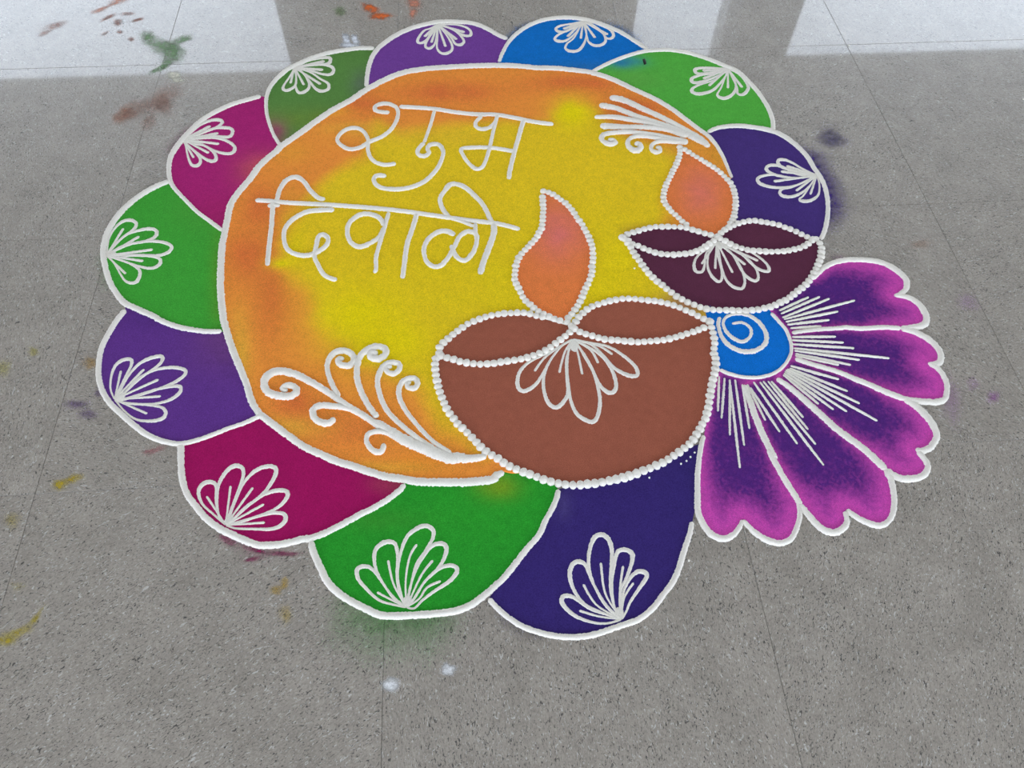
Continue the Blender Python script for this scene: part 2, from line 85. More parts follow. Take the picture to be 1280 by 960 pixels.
"motif":{"loops":[[3320,-12779,18,3079,-12563,19,2878,-12375,23,2778,-12162,32,2810,-12013,45,2938,-11961,42,3059,-12044,31,3099,-12330,24,3194,-12628,19,3320,-12779,18],[3320,-12779,18,3194,-12628,19,3113,-12331,23,3098,-12031,32,3188,-11792,42,3311,-11682,47,3453,-11716,36,3500,-11873,31,3452,-12144,25,3366,-12523,21,3320,-12779,20],[3320,-12779,21,3358,-12667,21,3424,-12350,23,3519,-12027,30,3685,-11808,39,3869,-11726,44,4024,-11751,40,4056,-11877,40,3965,-12115,36,3822,-12301,30,3601,-12479,25,3416,-12699,22,3320,-12779,22],[3320,-12779,22,3416,-12699,23,3651,-12453,27,3873,-12275,35,4082,-12198,42,4261,-12218,40,4297,-12316,38,4216,-12459,34,4040,-12579,27,3706,-12689,22,3320,-12779,21],[3320,-12779,21,3503,-12762,22,3810,-12666,26,4070,-12610,33,4260,-12637,36,4309,-12741,40,4227,-12850,41,4073,-12897,32,3781,-12879,24,3487,-12846,20,3320,-12779,19]],
"veins":[[3320,-12779,14,3124,-12507,17,2923,-12230,21],[3320,-12779,15,3313,-12424,19,3305,-12059,23],[3320,-12779,16,3504,-12451,21,3693,-12113,26],[3320,-12779,17,3617,-12611,22,3918,-12440,26],[3320,-12779,16,3644,-12778,20,3968,-12777,24]],
"dab":[3320,-12779,65,3369,-12704,87,3418,-12628,44]}},"violet":{"outline":[711,-8052,67,602,-8307,66,514,-8617,64,452,-8959,60,476,-9297,57,541,-9629,55,664,-9922,54,858,-10213,54,1112,-10468,55,1391,-10720,55,1659,-10935,54,1939,-11082,52,2205,-11163,50,2373,-11167,50,2591,-11122,50,2858,-11024,49,3126,-10909,48,3372,-10824,50,3589,-10719,51,3685,-10674,53],
"fill":[705,-8044,596,-8299,508,-8609,446,-8951,470,-9290,535,-9622,658,-9915,852,-10207,1107,-10462,1386,-10714,1654,-10929,1934,-11077,2200,-11158,2369,-11161,2586,-11116,2854,-11018,3122,-10903,3368,-10818,3586,-10713,3681,-10668,3698,-10686,3599,-10578,3454,-10329,3323,-9968,3159,-9596,2990,-9214,2831,-8822,2691,-8697,2395,-8680,2076,-8614,1749,-8505,1408,-8326,1334,-8262,1019,-8082,681,-7879],
"motif":{"loops":[[949,-10167,17,826,-9932,18,779,-9644,24,803,-9408,35,912,-9286,47,1059,-9276,37,1100,-9408,31,1055,-9624,26,981,-9976,21,949,-10167,20],[949,-10167,21,1011,-9978,22,1092,-9662,26,1221,-9415,35,1404,-9278,45,1606,-9234,44,1665,-9312,36,1589,-9473,35,1338,-9713,28,1084,-10053,24,949,-10167,24],[949,-10167,24,1106,-10019,24,1308,-9711,27,1573,-9546,34,1864,-9508,39,2080,-9557,39,2156,-9653,37,2060,-9792,40,1847,-9922,33,1466,-10076,27,1084,-10192,23,949,-10167,21],[949,-10167,22,1135,-10160,24,1545,-10028,28,1824,-9956,34,2056,-9942,39,2126,-10010,35,2087,-10130,41,1906,-10259,34,1597,-10309,26,1153,-10248,21,949,-10167,20],[949,-10167,20,1186,-10267,21,1601,-10327,26,1843,-10393,30,1937,-10518,33,1886,-10633,43,1694,-10672,34,1428,-10622,23,1192,-10439,18,949,-10167,17]],
"veins":[[949,-10167,16,940,-9850,21,931,-9526,26],[949,-10167,20,1151,-9845,25,1359,-9515,31],[949,-10167,21,1307,-9969,27,1673,-9769,33],[949,-10167,19,1366,-10157,25,1785,-10147,30],[949,-10167,17,1280,-10342,21,1607,-10515,25]],
"dab":[949,-10167,68,1038,-10124,91,1127,-10081,45]}},"green_left":{"outline":[942,-4367,81,684,-4508,84,414,-4749,83,192,-5038,82,20,-5373,78,-93,-5797,73,-102,-6216,68,-49,-6537,63,89,-6943,61,271,-7342,60,504,-7691,61,687,-7888,66,1024,-8091,69,1339,-8270,65,1413,-8334,63,1754,-8513,62,2081,-8622,62,2399,-8688,61,2695,-8705,59],
"fill":[937,-4356,679,-4497,408,-4738,186,-5028,14,-5362,-99,-5787,-109,-6206,-55,-6527,83,-6934,265,-7333,498,-7683,681,-7879,1019,-8082,1334,-8262,1408,-8326,1749,-8505,2076,-8614,2395,-8680,2691,-8697,2831,-8822,2705,-8461,2641,-8217,2516,-7588,2432,-6934,2384,-6391,2387,-6113,2333,-5969,2018,-5666,1696,-5357,1352,-4941,1084,-4596,955,-4357],
"motif":{"loops":[[23,-6563,19,-32,-6081,21,33,-5757,31,164,-5574,48,331,-5559,50,453,-5661,36,435,-5827,41,262,-6051,33,85,-6318,26,23,-6563,23],[23,-6563,24,119,-6320,25,286,-6006,33,530,-5879,44,757,-5835,51,921,-5901,39,935,-6065,46,758,-6195,43,344,-6286,34,115,-6456,28,23,-6563,27],[23,-6563,28,205,-6415,29,502,-6249,34,859,-6200,41,1171,-6264,44,1326,-6387,37,1287,-6544,49,1070,-6622,41,633,-6575,31,172,-6571,27,23,-6563,26],[23,-6563,23,220,-6641,27,571,-6594,33,974,-6639,40,1156,-6738,36,1152,-6893,48,1003,-6973,42,728,-6891,29,295,-6690,24,23,-6563,23],[23,-6563,19,215,-6774,19,504,-7227,23,655,-7342,37,781,-7328,49,818,-7158,37,761,-6981,31,512,-6791,27,186,-6639,24,23,-6563,23]],
"veins":[[23,-6563,21,114,-6182,27,209,-5790,34],[23,-6563,26,307,-6307,33,596,-6047,40],[23,-6563,26,487,-6506,33,955,-6448,40],[23,-6563,23,421,-6664,29,817,-6764,36],[23,-6563,18,276,-6833,23,526,-7098,28]],
"dab":[23,-6563,81,122,-6546,108,222,-6530,54]}},"magenta":{"outline":[2653,-1431,79,2353,-1541,82,1985,-1707,83,1635,-1964,84,1337,-2278,85,1131,-2648,86,966,-3011,80,847,-3397,74,821,-3669,63,869,-4048,56,960,-4368,52,1090,-4607,50,1357,-4952,47,1701,-5367,47,2022,-5676,50,2338,-5979,51],
"fill":[2649,-1417,2349,-1527,1981,-1694,1630,-1950,1332,-2265,1125,-2635,961,-2999,841,-3385,816,-3657,863,-4036,955,-4357,1084,-4596,1352,-4941,1696,-5357,2018,-5666,2333,-5969,2387,-6113,2391,-5638,2402,-5198,2526,-4802,2726,-4399,2923,-3904,3243,-3455,3338,-3292,3336,-3264,3253,-3175,3086,-2823,2949,-2407,2846,-1982,2794,-1487],
"motif":{"loops":[[1013,-2957,29,1145,-2735,31,1326,-2454,42,1567,-2289,60,1756,-2287,60,1839,-2392,41,1719,-2562,44,1375,-2776,36,1013,-2957,34],[1013,-2957,34,1304,-2801,35,1614,-2615,43,1871,-2570,54,2088,-2639,48,2130,-2815,45,2032,-2924,54,1727,-2880,42,1322,-2916,35,1013,-2957,34],[1013,-2957,34,1327,-2945,35,1735,-2938,40,2051,-3068,44,2245,-3275,40,2233,-3469,54,2073,-3505,49,1800,-3391,34,1428,-3120,29,1013,-2957,30],[1013,-2957,28,1279,-3112,30,1552,-3211,34,1767,-3417,36,1868,-3615,39,1832,-3750,60,1660,-3686,41,1446,-3483,30,1134,-3133,24,1013,-2957,23],[1013,-2957,21,1106,-3188,22,1225,-3581,26,1337,-3832,35,1455,-3892,60,1529,-3788,42,1482,-3595,34,1272,-3308,29,1074,-3102,24,1013,-2957,21]],
"veins":[[1013,-2957,31,1293,-2728,40,1578,-2496,49],[1013,-2957,32,1407,-2864,41,1805,-2769,50],[1013,-2957,30,1446,-3059,38,1878,-3160,46],[1013,-2957,25,1350,-3214,31,1682,-3468,38],[1013,-2957,20,1187,-3290,26,1358,-3616,31]],
"dab":[1013,-2957,87,1110,-2988,116,1208,-3018,58]}},"dark_green":{"outline":[5399,423,88,5022,441,88,4608,377,88,4199,271,88,3799,84,88,3488,-139,87,3223,-361,80,3011,-681,71,2850,-1061,60,2798,-1501,51,2850,-1995,46,2953,-2420,44,3090,-2836,43,3256,-3187,47,3339,-3276,54],
"fill":[5397,438,5020,456,4605,392,4196,287,3795,99,3485,-124,3219,-346,3008,-666,2846,-1047,2794,-1487,2846,-1982,2949,-2407,3086,-2823,3253,-3175,3336,-3264,3338,-3292,3679,-2911,4062,-2464,4458,-2033,4870,-1685,5269,-1263,5249,-711,5311,-111,5462,365,5747,776],
"motif":{"loops":[[3380,-302,33,3647,-79,37,3925,44,49,4211,78,62,4280,-42,44,4207,-194,62,3943,-208,49,3580,-258,39,3380,-302,37],[3380,-302,37,3660,-248,39,3983,-197,48,4274,-278,55,4386,-451,42,4316,-627,60,4092,-602,44,3628,-347,35,3380,-302,35],[3380,-302,32,3803,-522,31,4065,-798,34,4279,-1003,38,4293,-1228,49,4139,-1303,64,3972,-1181,41,3788,-849,30,3554,-444,27,3380,-302,29],[3380,-302,22,3455,-703,23,3480,-1092,28,3567,-1319,45,3686,-1325,64,3804,-1172,41,3785,-914,29,3600,-512,26,3380,-302,28],[3380,-302,24,3308,-630,27,3174,-1045,34,3201,-1206,48,3320,-1212,62,3463,-1027,35,3449,-637,23,3380,-302,22]],
"veins":[[3380,-302,37,3757,-186,47,4138,-69,58],[3380,-302,36,3751,-370,46,4121,-438,55],[3380,-302,28,3744,-668,36,4100,-1027,43],[3380,-302,23,3533,-674,29,3683,-1038,35],[3380,-302,23,3358,-632,29,3337,-957,35]],
"dab":[3380,-302,81,3444,-366,108,3509,-429,54]}}},"word1":{"headline":[[6079,-2006,76,6491,-2058,76,6962,-2143,75,7468,-2290,75,7935,-2387,75,8442,-2431,75,8903,-2575,74,9359,-2747,74,9817,-2860,74]],
"sha":[[5848,-2208,76,5711,-2201,74,5515,-2130,62,5491,-1976,56,5625,-1879,77,5822,-1888,72,6021,-2064,53,6045,-2399,50,5917,-2807,56,5694,-3086,64,5397,-3270,66,5179,-3456,68,4920,-3499,67,4685,-3290,53,4636,-3088,50,4774,-2836,65,4998,-2748,73,5212,-2858,56,5356,-3183,47,5370,-3578,47,5493,-3916,53,5755,-4082,66,6031,-4053,68],[6941,-2203,45,6838,-2737,45,6681,-3365,44]],
"u_sign":[[6681,-3365,61,6548,-3584,56,6537,-3750,55,6660,-3840,76,6791,-3736,55,6762,-3550,54,6869,-3432,76,7038,-3469,64,7128,-3726,51,7047,-4107,54,6895,-4421,59,6637,-4724,66,6277,-4886,71,5881,-4891,70,5627,-4774,60,5531,-4560,50,5618,-4433,72,5819,-4470,71]],
"bha":[[8088,-2473,56,7942,-2675,50,7935,-2852,52,8065,-2947,70,8261,-2898,62,8407,-2699,51,8471,-2474,47,8378,-2875,47,8248,-3504,46,8129,-4000,46,8023,-4267,51,7890,-4341,62,7713,-4142,51,7575,-3805,47,7562,-3637,54,7733,-3601,67,8148,-3611,67,8484,-3685,67,8799,-3786,66],[9099,-2674,60,8928,-3311,58,8797,-3813,57,8666,-4355,56,8604,-4724,55]]},"word2":{"headline":[[2933,-5087,68,3164,-5115,67,3663,-5202,67,4373,-5290,68,5081,-5394,67,5788,-5516,67,6317,-5629,66,7018,-5805,66,7714,-5979,66,8131,-6060,66,8405,-6147,65,8744,-6295,64],[7262,-5876,46,7572,-6039,45,7749,-6159,44]],
"i_sign":[[3329,-5184,57,3369,-5846,56,3381,-6456,55,3402,-7042,54],[3410,-5188,54,3417,-5013,55,3445,-4760,59,3562,-4481,71,3769,-4387,77,3963,-4555,59,4129,-4848,57,4323,-5087,63,4476,-5146,71],[3223,-5278,62,3495,-5278,62]],
"da":[[4700,-5482,74,4385,-5474,75,4075,-5521,74,3815,-5726,66,3668,-6005,55,3682,-6334,50,3792,-6616,53,4006,-6764,63,4241,-6791,69,4435,-6697,66,4592,-6523,58,4614,-6339,51,4504,-6216,68,4406,-6281,57,4375,-6557,52,4361,-6829,50,4464,-7102,50,4614,-7373,54,4868,-7518,59]],
"va":[[5800,-6028,54,5690,-5781,61,5442,-5645,72,5234,-5682,71,5052,-5890,59,5014,-6174,51,5096,-6459,54,5272,-6607,67,5473,-6549,67,5705,-6353,60,5801,-6075,56],[5896,-5621,50,5802,-6123,49,5711,-6586,48,5654,-6946,47,5663,-7258,46,5617,-7365,50]],
"aa_sign":[[6510,-5703,59,6424,-6110,58,6306,-6573,57,6259,-7025,55,6214,-7551,54]],
"la":[[7318,-6396,62,7183,-6270,69,6976,-6273,68,6767,-6459,59,6663,-6731,51,6695,-7050,52,6827,-7236,61,6994,-7245,63,7166,-7031,56,7309,-6721,54,7420,-6448,58,7598,-6293,70,7768,-6374,59,7794,-6563,52,7712,-6881,54,7534,-7119,64,7368,-7043,58,7273,-6811,53,7242,-6671,52],[7781,-6065,48,7775,-6374,47]],
"ii_sign":[[8182,-6087,70,8165,-6396,70,8020,-6852,70,7901,-7207,69,7819,-7533,68],[7211,-5815,58,7092,-5612,55,7027,-5284,54,7139,-5010,60,7288,-4811,76,7540,-4877,71,7782,-5173,63,7982,-5512,58,8103,-5913,56,8180,-6111,56]]},"scroll_low":[[4102,-10181,53,4006,-10104,55,4104,-10039,71,4242,-10101,64,4266,-10208,73,4156,-10290,84,3918,-10258,83,3731,-10159,76,3651,-9959,77,3721,-9782,95,3924,-9714,90,4233,-9813,79,4547,-10012,72,4860,-10244,66,5169,-10507,62,5562,-10805,62,5859,-11058,61],[5118,-9516,52,5025,-9492,63,5015,-9584,60,5141,-9666,73,5275,-9618,70,5299,-9470,61,5170,-9331,71,4985,-9320,75,4841,-9462,61,4810,-9701,52,4906,-10033,51,5073,-10362,50],[5757,-9441,60,5647,-9378,75,5636,-9490,71,5790,-9537,84,5910,-9431,69,5876,-9296,69,5690,-9247,78,5508,-9351,73,5394,-9551,64,5377,-9881,60,5451,-10209,59,5612,-10568,59,5796,-10853,59],[6039,-9756,52,5947,-9732,57,5934,-9823,52,6041,-9902,63,6161,-9836,57,6174,-9690,57,6006,-9643,69,5856,-9745,62,5773,-10013,54,5810,-10301,51,5937,-10657,51,6146,-10942,52,6495,-11295,52,6837,-11576,52],[6405,-10123,52,6330,-10136,51,6345,-10227,56,6465,-10252,61,6525,-10148,52,6465,-10036,62,6314,-10046,67,6195,-10182,56,6184,-10429,51,6319,-10749,47,6553,-11100,43,6810,-11413,43,7119,-11657,43],[5011,-10805,57,4930,-10902,70,4785,-10893,73,4647,-10783,66,4607,-10628,68,4702,-10531,73,4937,-10545,65,5263,-10633,57,5562,-10822,53,5830,-11056,52],[5925,-11391,50,5899,-11518,58,5816,-11561,62,5686,-11473,52,5609,-11323,48,5633,-11193,52,5775,-11136,54,5977,-11181,54,6209,-11343,53,6410,-11453,53],[5740,-10917,71,6063,-11170,94,6353,-11385,109,6638,-11532,115,6920,-11677,115,7131,-11770,114,7230,-11753,109,7399,-11786,85,7626,-11778,67,7741,-11753,55]],
"scroll_top":[[11319,-1915,126,11664,-2039,109,12089,-2402,92,12540,-2790,85,12971,-3229,92,13288,-3594,99,13421,-3887,72],[11019,-2194,116,11419,-2338,94,11887,-2666,83,12391,-2962,84,12882,-3283,95,13211,-3590,106,13406,-3772,83],[10840,-2655,60,11293,-2666,85,11672,-2776,86,12122,-2919,85,12521,-3117,91,12948,-3345,103],[10936,-2977,119,11513,-3048,91,12093,-3095,85,12582,-3209,96,13003,-3464,116],[11061,-3490,72,11190,-3531,73,11195,-3629,72,11040,-3638,84,10909,-3471,61,10990,-3302,74,11250,-3245,77,11677,-3250,73,12165,-3363,73,12601,-3530,79,12964,-3664,87],[11667,-3682,71,11782,-3688,79,11797,-3830,69,11651,-3907,99,11521,-3759,72,11532,-3561,53,11689,-3425,66,11962,-3410,73,12332,-3516,79,12734,-3652,87],[12158,-3849,52,12239,-3825,57,12234,-3966,51,12115,-3987,70,12040,-3871,49,12106,-3705,55,12315,-3613,70,12657,-3648,77,12958,-3692,87]],
"flower":{"centre":[12312,-8654,12755,-8513,13592,-8561,13644,-8875,13737,-9083,13834,-9329,13841,-9663,13753,-9926,13543,-10177,13299,-10329,13002,-10395,12698,-10366,12469,-10279,12305,-10178,12206,-10135,12321,-9379],
"centre_outline":[13640,-8881,44,13733,-9089,43,13830,-9335,40,13836,-9668,36,13749,-9931,33,13539,-10182,34,13295,-10334,37,12998,-10400,40,12694,-10371,42,12466,-10285,43,12302,-10183,43],
"swirl":[12784,-9103,29,12999,-9087,37,13126,-9234,36,13079,-9429,34,12888,-9554,44,12721,-9447,49,12629,-9285,41,12609,-9084,32,12709,-8929,34,12922,-8860,42,13171,-8915,50,13348,-9127,51,13406,-9409,49,13316,-9638,48,13089,-9778,57,12834,-9782,61,12614,-9635,55,12508,-9396,45,12505,-9118,40,12580,-8921,39],
"petals":[{"fill":[13644,-8875,13737,-9083,13834,-9329,13930,-9394,14266,-9354,14598,-9334,14925,-9333,15028,-9319,15340,-9365,15768,-9362,16147,-9404,16147,-9404,16412,-9400,16628,-9352,16743,-9238,16779,-9036,16731,-8805,16560,-8627,16321,-8583,16305,-8582,16457,-8536,16626,-8396,16702,-8184,16627,-7960,16458,-7749,16222,-7623,15891,-7569,15578,-7565,15277,-7638,15027,-7780,14748,-8029,14455,-8099,13575,-8560],
"outlines":[[13926,-9400,47,14262,-9360,49,14593,-9340,51,14920,-9339,53,15023,-9325,56,15335,-9371,57,15762,-9368,58,16142,-9410,61],[14743,-8036,59,15022,-7787,59,15272,-7645,64,15573,-7571,70,15885,-7575,74,16216,-7630,79,16452,-7756,82,16621,-7966,81,16696,-8190,70,16620,-8402,59,16451,-8542,54,16299,-8589,47],[16315,-8590,44,16554,-8633,65,16725,-8811,78,16773,-9041,77,16737,-9243,68,16622,-9358,74,16406,-9405,73,16142,-9410,58]],
"rays":[[13818,-8830,22,14167,-8674,32,14520,-8516,24],[13829,-8912,22,14288,-8718,32,14754,-8521,24],[13835,-9014,22,14381,-8800,32,14937,-8582,24],[13856,-9056,22,14646,-8857,33,15451,-8654,25],[13873,-9118,23,14442,-9019,33,15017,-8919,25],[13886,-9191,23,14328,-9156,34,14774,-9121,25],[13926,-9281,23,14245,-9276,34,14565,-9270,25]]},{"fill":[13834,-9329,13841,-9663,13753,-9926,13826,-10006,14157,-10176,14547,-10348,14835,-10530,15095,-10691,15346,-10868,15631,-11027,15550,-10994,15770,-11071,16002,-11113,16241,-11134,16401,-11080,16461,-11006,16559,-10797,16580,-10579,16526,-10391,16391,-10286,16378,-10278,16499,-10296,16629,-10247,16717,-10063,16694,-9869,16576,-9667,16377,-9497,16147,-9404,15768,-9362,15340,-9365,15028,-9319,14925,-9333,14598,-9334,14266,-9354,13930,-9394],
"outlines":[[13822,-10011,60,14153,-10181,59,14543,-10353,59,14830,-10535,64,15090,-10696,69,15341,-10872,70,15626,-11032,72],[16142,-9410,75,16371,-9503,79,16570,-9673,81,16688,-9874,77,16711,-10068,67,16623,-10252,63,16493,-10301,64,16372,-10283,48],[16385,-10291,52,16520,-10396,59,16574,-10584,59,16553,-10801,55,16455,-11011,54,16395,-11085,57,16235,-11139,67,15996,-11117,70,15764,-11075,64,15545,-10998,57]],
"rays":[[13900,-9497,23,14338,-9518,34,14777,-9540,25],[13878,-9574,24,14385,-9633,34,14891,-9691,26],[13852,-9669,24,14454,-9753,34,15055,-9836,25],[13858,-9766,24,14766,-9940,34,15667,-10113,25],[13858,-9823,24,14469,-9970,34,15076,-10116,25],[13853,-9899,24,14362,-10062,34,14867,-10223,25],[13842,-9937,24,14240,-10074,34,14634,-10210,26]]},{"fill":[13753,-9926,13543,-10177,13347,-10442,13529,-10633,13728,-10913,13939,-11239,14164,-11592,14404,-11873,14611,-12145,14797,-12459,14783,-12458,14971,-12626,15192,-12655,15413,-12607,15556,-12459,15557,-12300,15485,-12135,15462,-12094,15593,-12125,15768,-12054,15944,-11868,15975,-11669,15931,-11462,15810,-11213,15631,-11027,15346,-10868,15095,-10691,14835,-10530,14547,-10348,14157,-10176,13826,-10006],
"outlines":[[13343,-10447,57,13525,-10638,64,13724,-10917,70,13935,-11243,73,14160,-11597,75,14400,-11877,76,14606,-12149,77,14792,-12463,77],[15626,-11032,78,15805,-11218,81,15926,-11467,81,15969,-11673,76,15938,-11872,63,15762,-12058,60,15587,-12129,59,15457,-12098,51],[15480,-12138,52,15552,-12304,61,15551,-12462,56,15408,-12610,59,15187,-12659,67,14966,-12630,73,14778,-12462,70]],
"rays":[[13683,-10172,23,14110,-10355,34,14533,-10536,25],[13652,-10226,23,14140,-10521,34,14618,-10811,25],[13601,-10241,23,14188,-10673,34,14759,-11092,25],[13565,-10258,23,14280,-10880,33,14966,-11477,24],[13540,-10293,23,14010,-10778,33,14465,-11248,24],[13515,-10329,23,13878,-10767,33,14230,-11192,24],[13490,-10364,22,13740,-10714,32,13984,-11056,24]]},{"fill":[13543,-10177,13299,-10329,13002,-10395,12686,-10547,12718,-10922,12745,-11303,12793,-11708,12867,-12102,12814,-11971,12919,-12452,13026,-12796,13089,-13025,13080,-13009,13149,-13162,13255,-13372,13381,-13509,13535,-13547,13692,-13486,13796,-13377,13813,-13188,13850,-13161,14019,-13333,14205,-13446,14348,-13477,14493,-13421,14625,-13283,14723,-13082,14782,-12875,14813,-12663,14792,-12474,14611,-12145,14404,-11873,14164,-11592,13939,-11239,13728,-10913,13529,-10633,13347,-10442],
"outlines":[[12682,-10552,64,12715,-10927,65,12742,-11308,66,12789,-11712,66,12864,-12106,61,12810,-11975,59,12916,-12456,59,13022,-12800,60,13086,-13028,61],[14792,-12463,55,14787,-12478,62,14808,-12666,60,14777,-12879,56,14719,-13086,53,14620,-13286,50,14488,-13424,49,14343,-13480,55,14201,-13449,59,14015,-13336,55,13846,-13164,49],[13809,-13192,42,13792,-13380,50,13688,-13489,56,13531,-13550,62,13377,-13512,68,13251,-13375,64,13145,-13165,59,13076,-13013,55]],
"rays":[[13222,-10494,21,13422,-10917,31,13615,-11327,23],[13161,-10490,21,13402,-11047,30,13632,-11581,22],[13070,-10485,21,13385,-11207,30,13685,-11892,22],[13004,-10499,21,13368,-11436,30,13707,-12311,21],[12882,-10492,21,13124,-11194,29,13354,-11862,21],[12791,-10612,20,12948,-11115,29,13100,-11599,21],[12748,-10538,20,12824,-10947,29,12898,-11345,21]]},{"fill":[13002,-10395,12698,-10366,12469,-10279,12305,-10178,11946,-10841,11794,-11347,11702,-11576,11590,-11831,11442,-12299,11344,-12752,11298,-13046,11346,-13281,11445,-13458,11618,-13540,11792,-13494,11949,-13347,12018,-13231,12032,-13231,12159,-13446,12340,-13599,12538,-13676,12743,-13625,12905,-13436,13023,-13212,13060,-12979,13026,-12796,12919,-12452,12814,-11971,12867,-12102,12793,-11708,12745,-11303,12718,-10922,12686,-10547],
"outlines":[[13056,-12982,42,13019,-13215,45,12901,-13439,47,12739,-13628,50,12535,-13679,56,12337,-13602,60,12156,-13449,54,12029,-13235,38],[12015,-13234,32,11947,-13350,43,11789,-13497,52,11615,-13543,59,11443,-13461,62,11344,-13284,58,11296,-13049,56,11342,-12755,54,11440,-12302,50,11588,-11835,46,11699,-11580,42]],
"rays":[[12255,-10327,18,12157,-10717,26,12062,-11096,19],[12354,-10369,18,12223,-10818,26,12096,-11252,19],[12444,-10411,18,12304,-11024,26,12171,-11609,19],[12428,-10519,18,12310,-11425,26,12201,-12271,19],[12544,-10417,18,12461,-11146,26,12382,-11835,19],[12656,-10532,18,12608,-11025,26,12561,-11499,19]]}]},"yellow_zone":[5523,-2479,6109,-2950,8039,-2667,9788,-2757,10151,-2106,10927,-2299,11294,-3218,12680,-4145,12654,-4282,12134,-5576,11912,-6306,12567,-8994,9064,-11675,7627,-11747,7075,-11060,6494,-10158,5265,-9443,4599,-8631,4349,-7799,3875,-7192,3616,-6551,3929,-5256,4664,-4265,5282,-3756],
"disc_blobs":[[2965,-6732,469,-26,105,-879,204,106,56,0.95],[3589,-7956,402,-23,113,-1103,204,106,56,0.95],[3059,-5322,386,-21,81,-729,204,106,56,0.8],[7289,-1478,1203,-60,-10,-439,204,106,56,0.95],[10542,-1318,1223,-61,-44,-384,204,106,56,0.95],[5209,-1843,551,-28,18,-488,204,106,56,0.8],[11823,-2332,796,-40,-66,-423,204,106,56,0.95],[4283,-10459,441,-27,36,-428,204,106,56,0.95],[5192,-11023,722,-44,19,-362,204,106,56,0.8],[6494,-11831,633,-39,0,-218,214,130,44,0.6],[3108,-9214,215,-13,114,-919,212,165,58,0.7],[4183,-10962,865,-53,21,-232,212,165,58,0.6],[5933,-11874,841,-52,3,-124,212,165,58,0.5],[4956,-2732,766,-39,11,-233,212,165,58,0.5],[3916,-2084,778,-40,14,-181,220,170,30,0.6],[3505,-3512,558,-29,35,-386,214,150,50,0.5],[5378,-8468,796,-46,32,-787,214,196,12,0.95],[6026,-9195,777,-46,10,-565,214,196,12,0.9],[10318,-2409,513,-26,-73,-655,214,196,12,0.8],[3846,-6324,238,-13,80,-906,214,196,12,0.6],[3690,-6996,266,-15,15,-155,214,196,12,0.9],[8459,-7919,3299,-188,-135,-1977,206,186,24,0.6],[10525,-7382,1014,-57,-176,-1273,214,196,12,0.5],[7079,-10885,322,-20,-11,-500,205,170,35,0.6],[13506,-4315,377,-20,-145,-668,210,145,50,0.9],[12547,-3845,572,-30,-72,-388,212,165,50,0.5],[6871,-3122,1719,-89,-4,-342,214,170,50,0.5],[7765,-8707,957,-56,-9,-199,205,180,40,0.4],[12146,-8510,556,-32,-58,-286,165,120,85,1.2],[11262,-6500,314,-17,-30,-188,150,110,60,0.5]],
"flame_blobs":[[9573,-6407,591,-33,-80,-782,206,110,102,0.9],[12930,-5352,437,-24,-154,-748,206,112,96,0.9]],
"petal_blobs":{"magenta":[[3021,-4166,546,-29,62,-578,200,100,75,0.6],[2304,-5526,695,-38,97,-718,150,35,85,0.4]],
"dark_green":[[4170,-2397,1351,-69,28,-413,110,130,45,0.5],[5119,-1049,282,-14,20,-510,90,95,95,0.6],[3155,-2785,266,-14,46,-459,150,40,105,0.7],[3228,-465,813,-40,59,-654,70,130,62,0.5]],
"purple":[],
"blue":[[10929,-674,1039,-51,-33,-266,45,105,165,0.5]],
"green_top":[[11900,-484,461,-22,-35,-236,20,105,170,0.8],[11995,-1226,822,-41,-70,-451,95,150,70,0.4]],
"green_left":[[2423,-7361,163,-9,202,-1442,85,140,45,0.7],[1902,-5135,703,-38,108,-735,75,140,55,0.5]],
"violet":[[2776,-9005,617,-36,89,-659,100,60,112,0.6],[1123,-8322,628,-36,53,-280,70,40,110,0.4]],
"crimson":[[6079,-12192,346,-21,3,-182,140,70,70,0.5]],
"green_bottom":[[7904,-12381,332,-21,-12,-210,140,150,30,0.75],[5956,-12850,808,-51,5,-200,60,130,45,0.4],[7579,-12807,1088,-68,-26,-568,42,145,42,0.5]],
"indigo_right":[],
"indigo_bottom":[[9023,-12751,137,-9,-31,-291,80,72,125,0.4]]},"ell":{"green_smear":[[-578,1235,198,-119,-6,-267],[-103,787,387,-128,23,-309],[174,495,248,-12,82,-481],[328,1049,213,137,63,-170],[93,22,192,211,76,-149],[-102,-236,169,105,38,-95]],
"cream_spot":[[377,-457,181,-9,28,-165],[490,-658,200,-10,16,-98]],
"rust_smear":[[275,-1347,373,300,158,-344],[57,-2246,133,223,148,-210],[331,-1659,272,-14,54,-306],[-312,-1809,377,304,135,-279]],
"rust_patch":[[-531,-1858,160,218,144,-228],[-635,-2092,108,114,89,-158]],
"red_crumb0":[[-1534,1936,128,-6,31,-149]],
"red_crumb1":[[-1762,1435,71,87,35,-64]],
"red_crumb2":[[-1378,1489,105,-5,15,-73]],
"red_crumb3":[[-1018,1148,84,-4,18,-90]],
"red_crumb4":[[-1341,2340,167,19,19,-76]],
"red_crumb5":[[-1839,2174,160,152,41,-87]],
"red_crumb6":[[-1023,2024,150,71,25,-73]],
"orange_smear":[[-1730,2974,250,177,61,-149],[-2138,2567,210,148,46,-110]],
"faint_smear":[[-3135,1863,253,122,58,-144],[-3356,1510,132,93,48,-104]],
"orange_dab":[[5482,1912,284,-13,5,-170],[5253,2267,210,-141,-32,-179]],
"peach_smear":[[6420,2526,223,-10,1,-274],[6400,2022,103,-70,-44,-213]],
"white_streak":[[4644,844,100,42,64,-312],[4876,833,78,45,69,-271],[4761,590,252,-12,5,-106]],
"green_speck":[[4402,2190,149,-99,-33,-214]],
"indigo_smudge":[[16409,-3674,292,-15,-103,-340],[16568,-3798,349,-18,-78,-254]],
"yellow_mark":[[583,-11744,140,54,41,-74],[380,-11853,128,18,37,-91]],
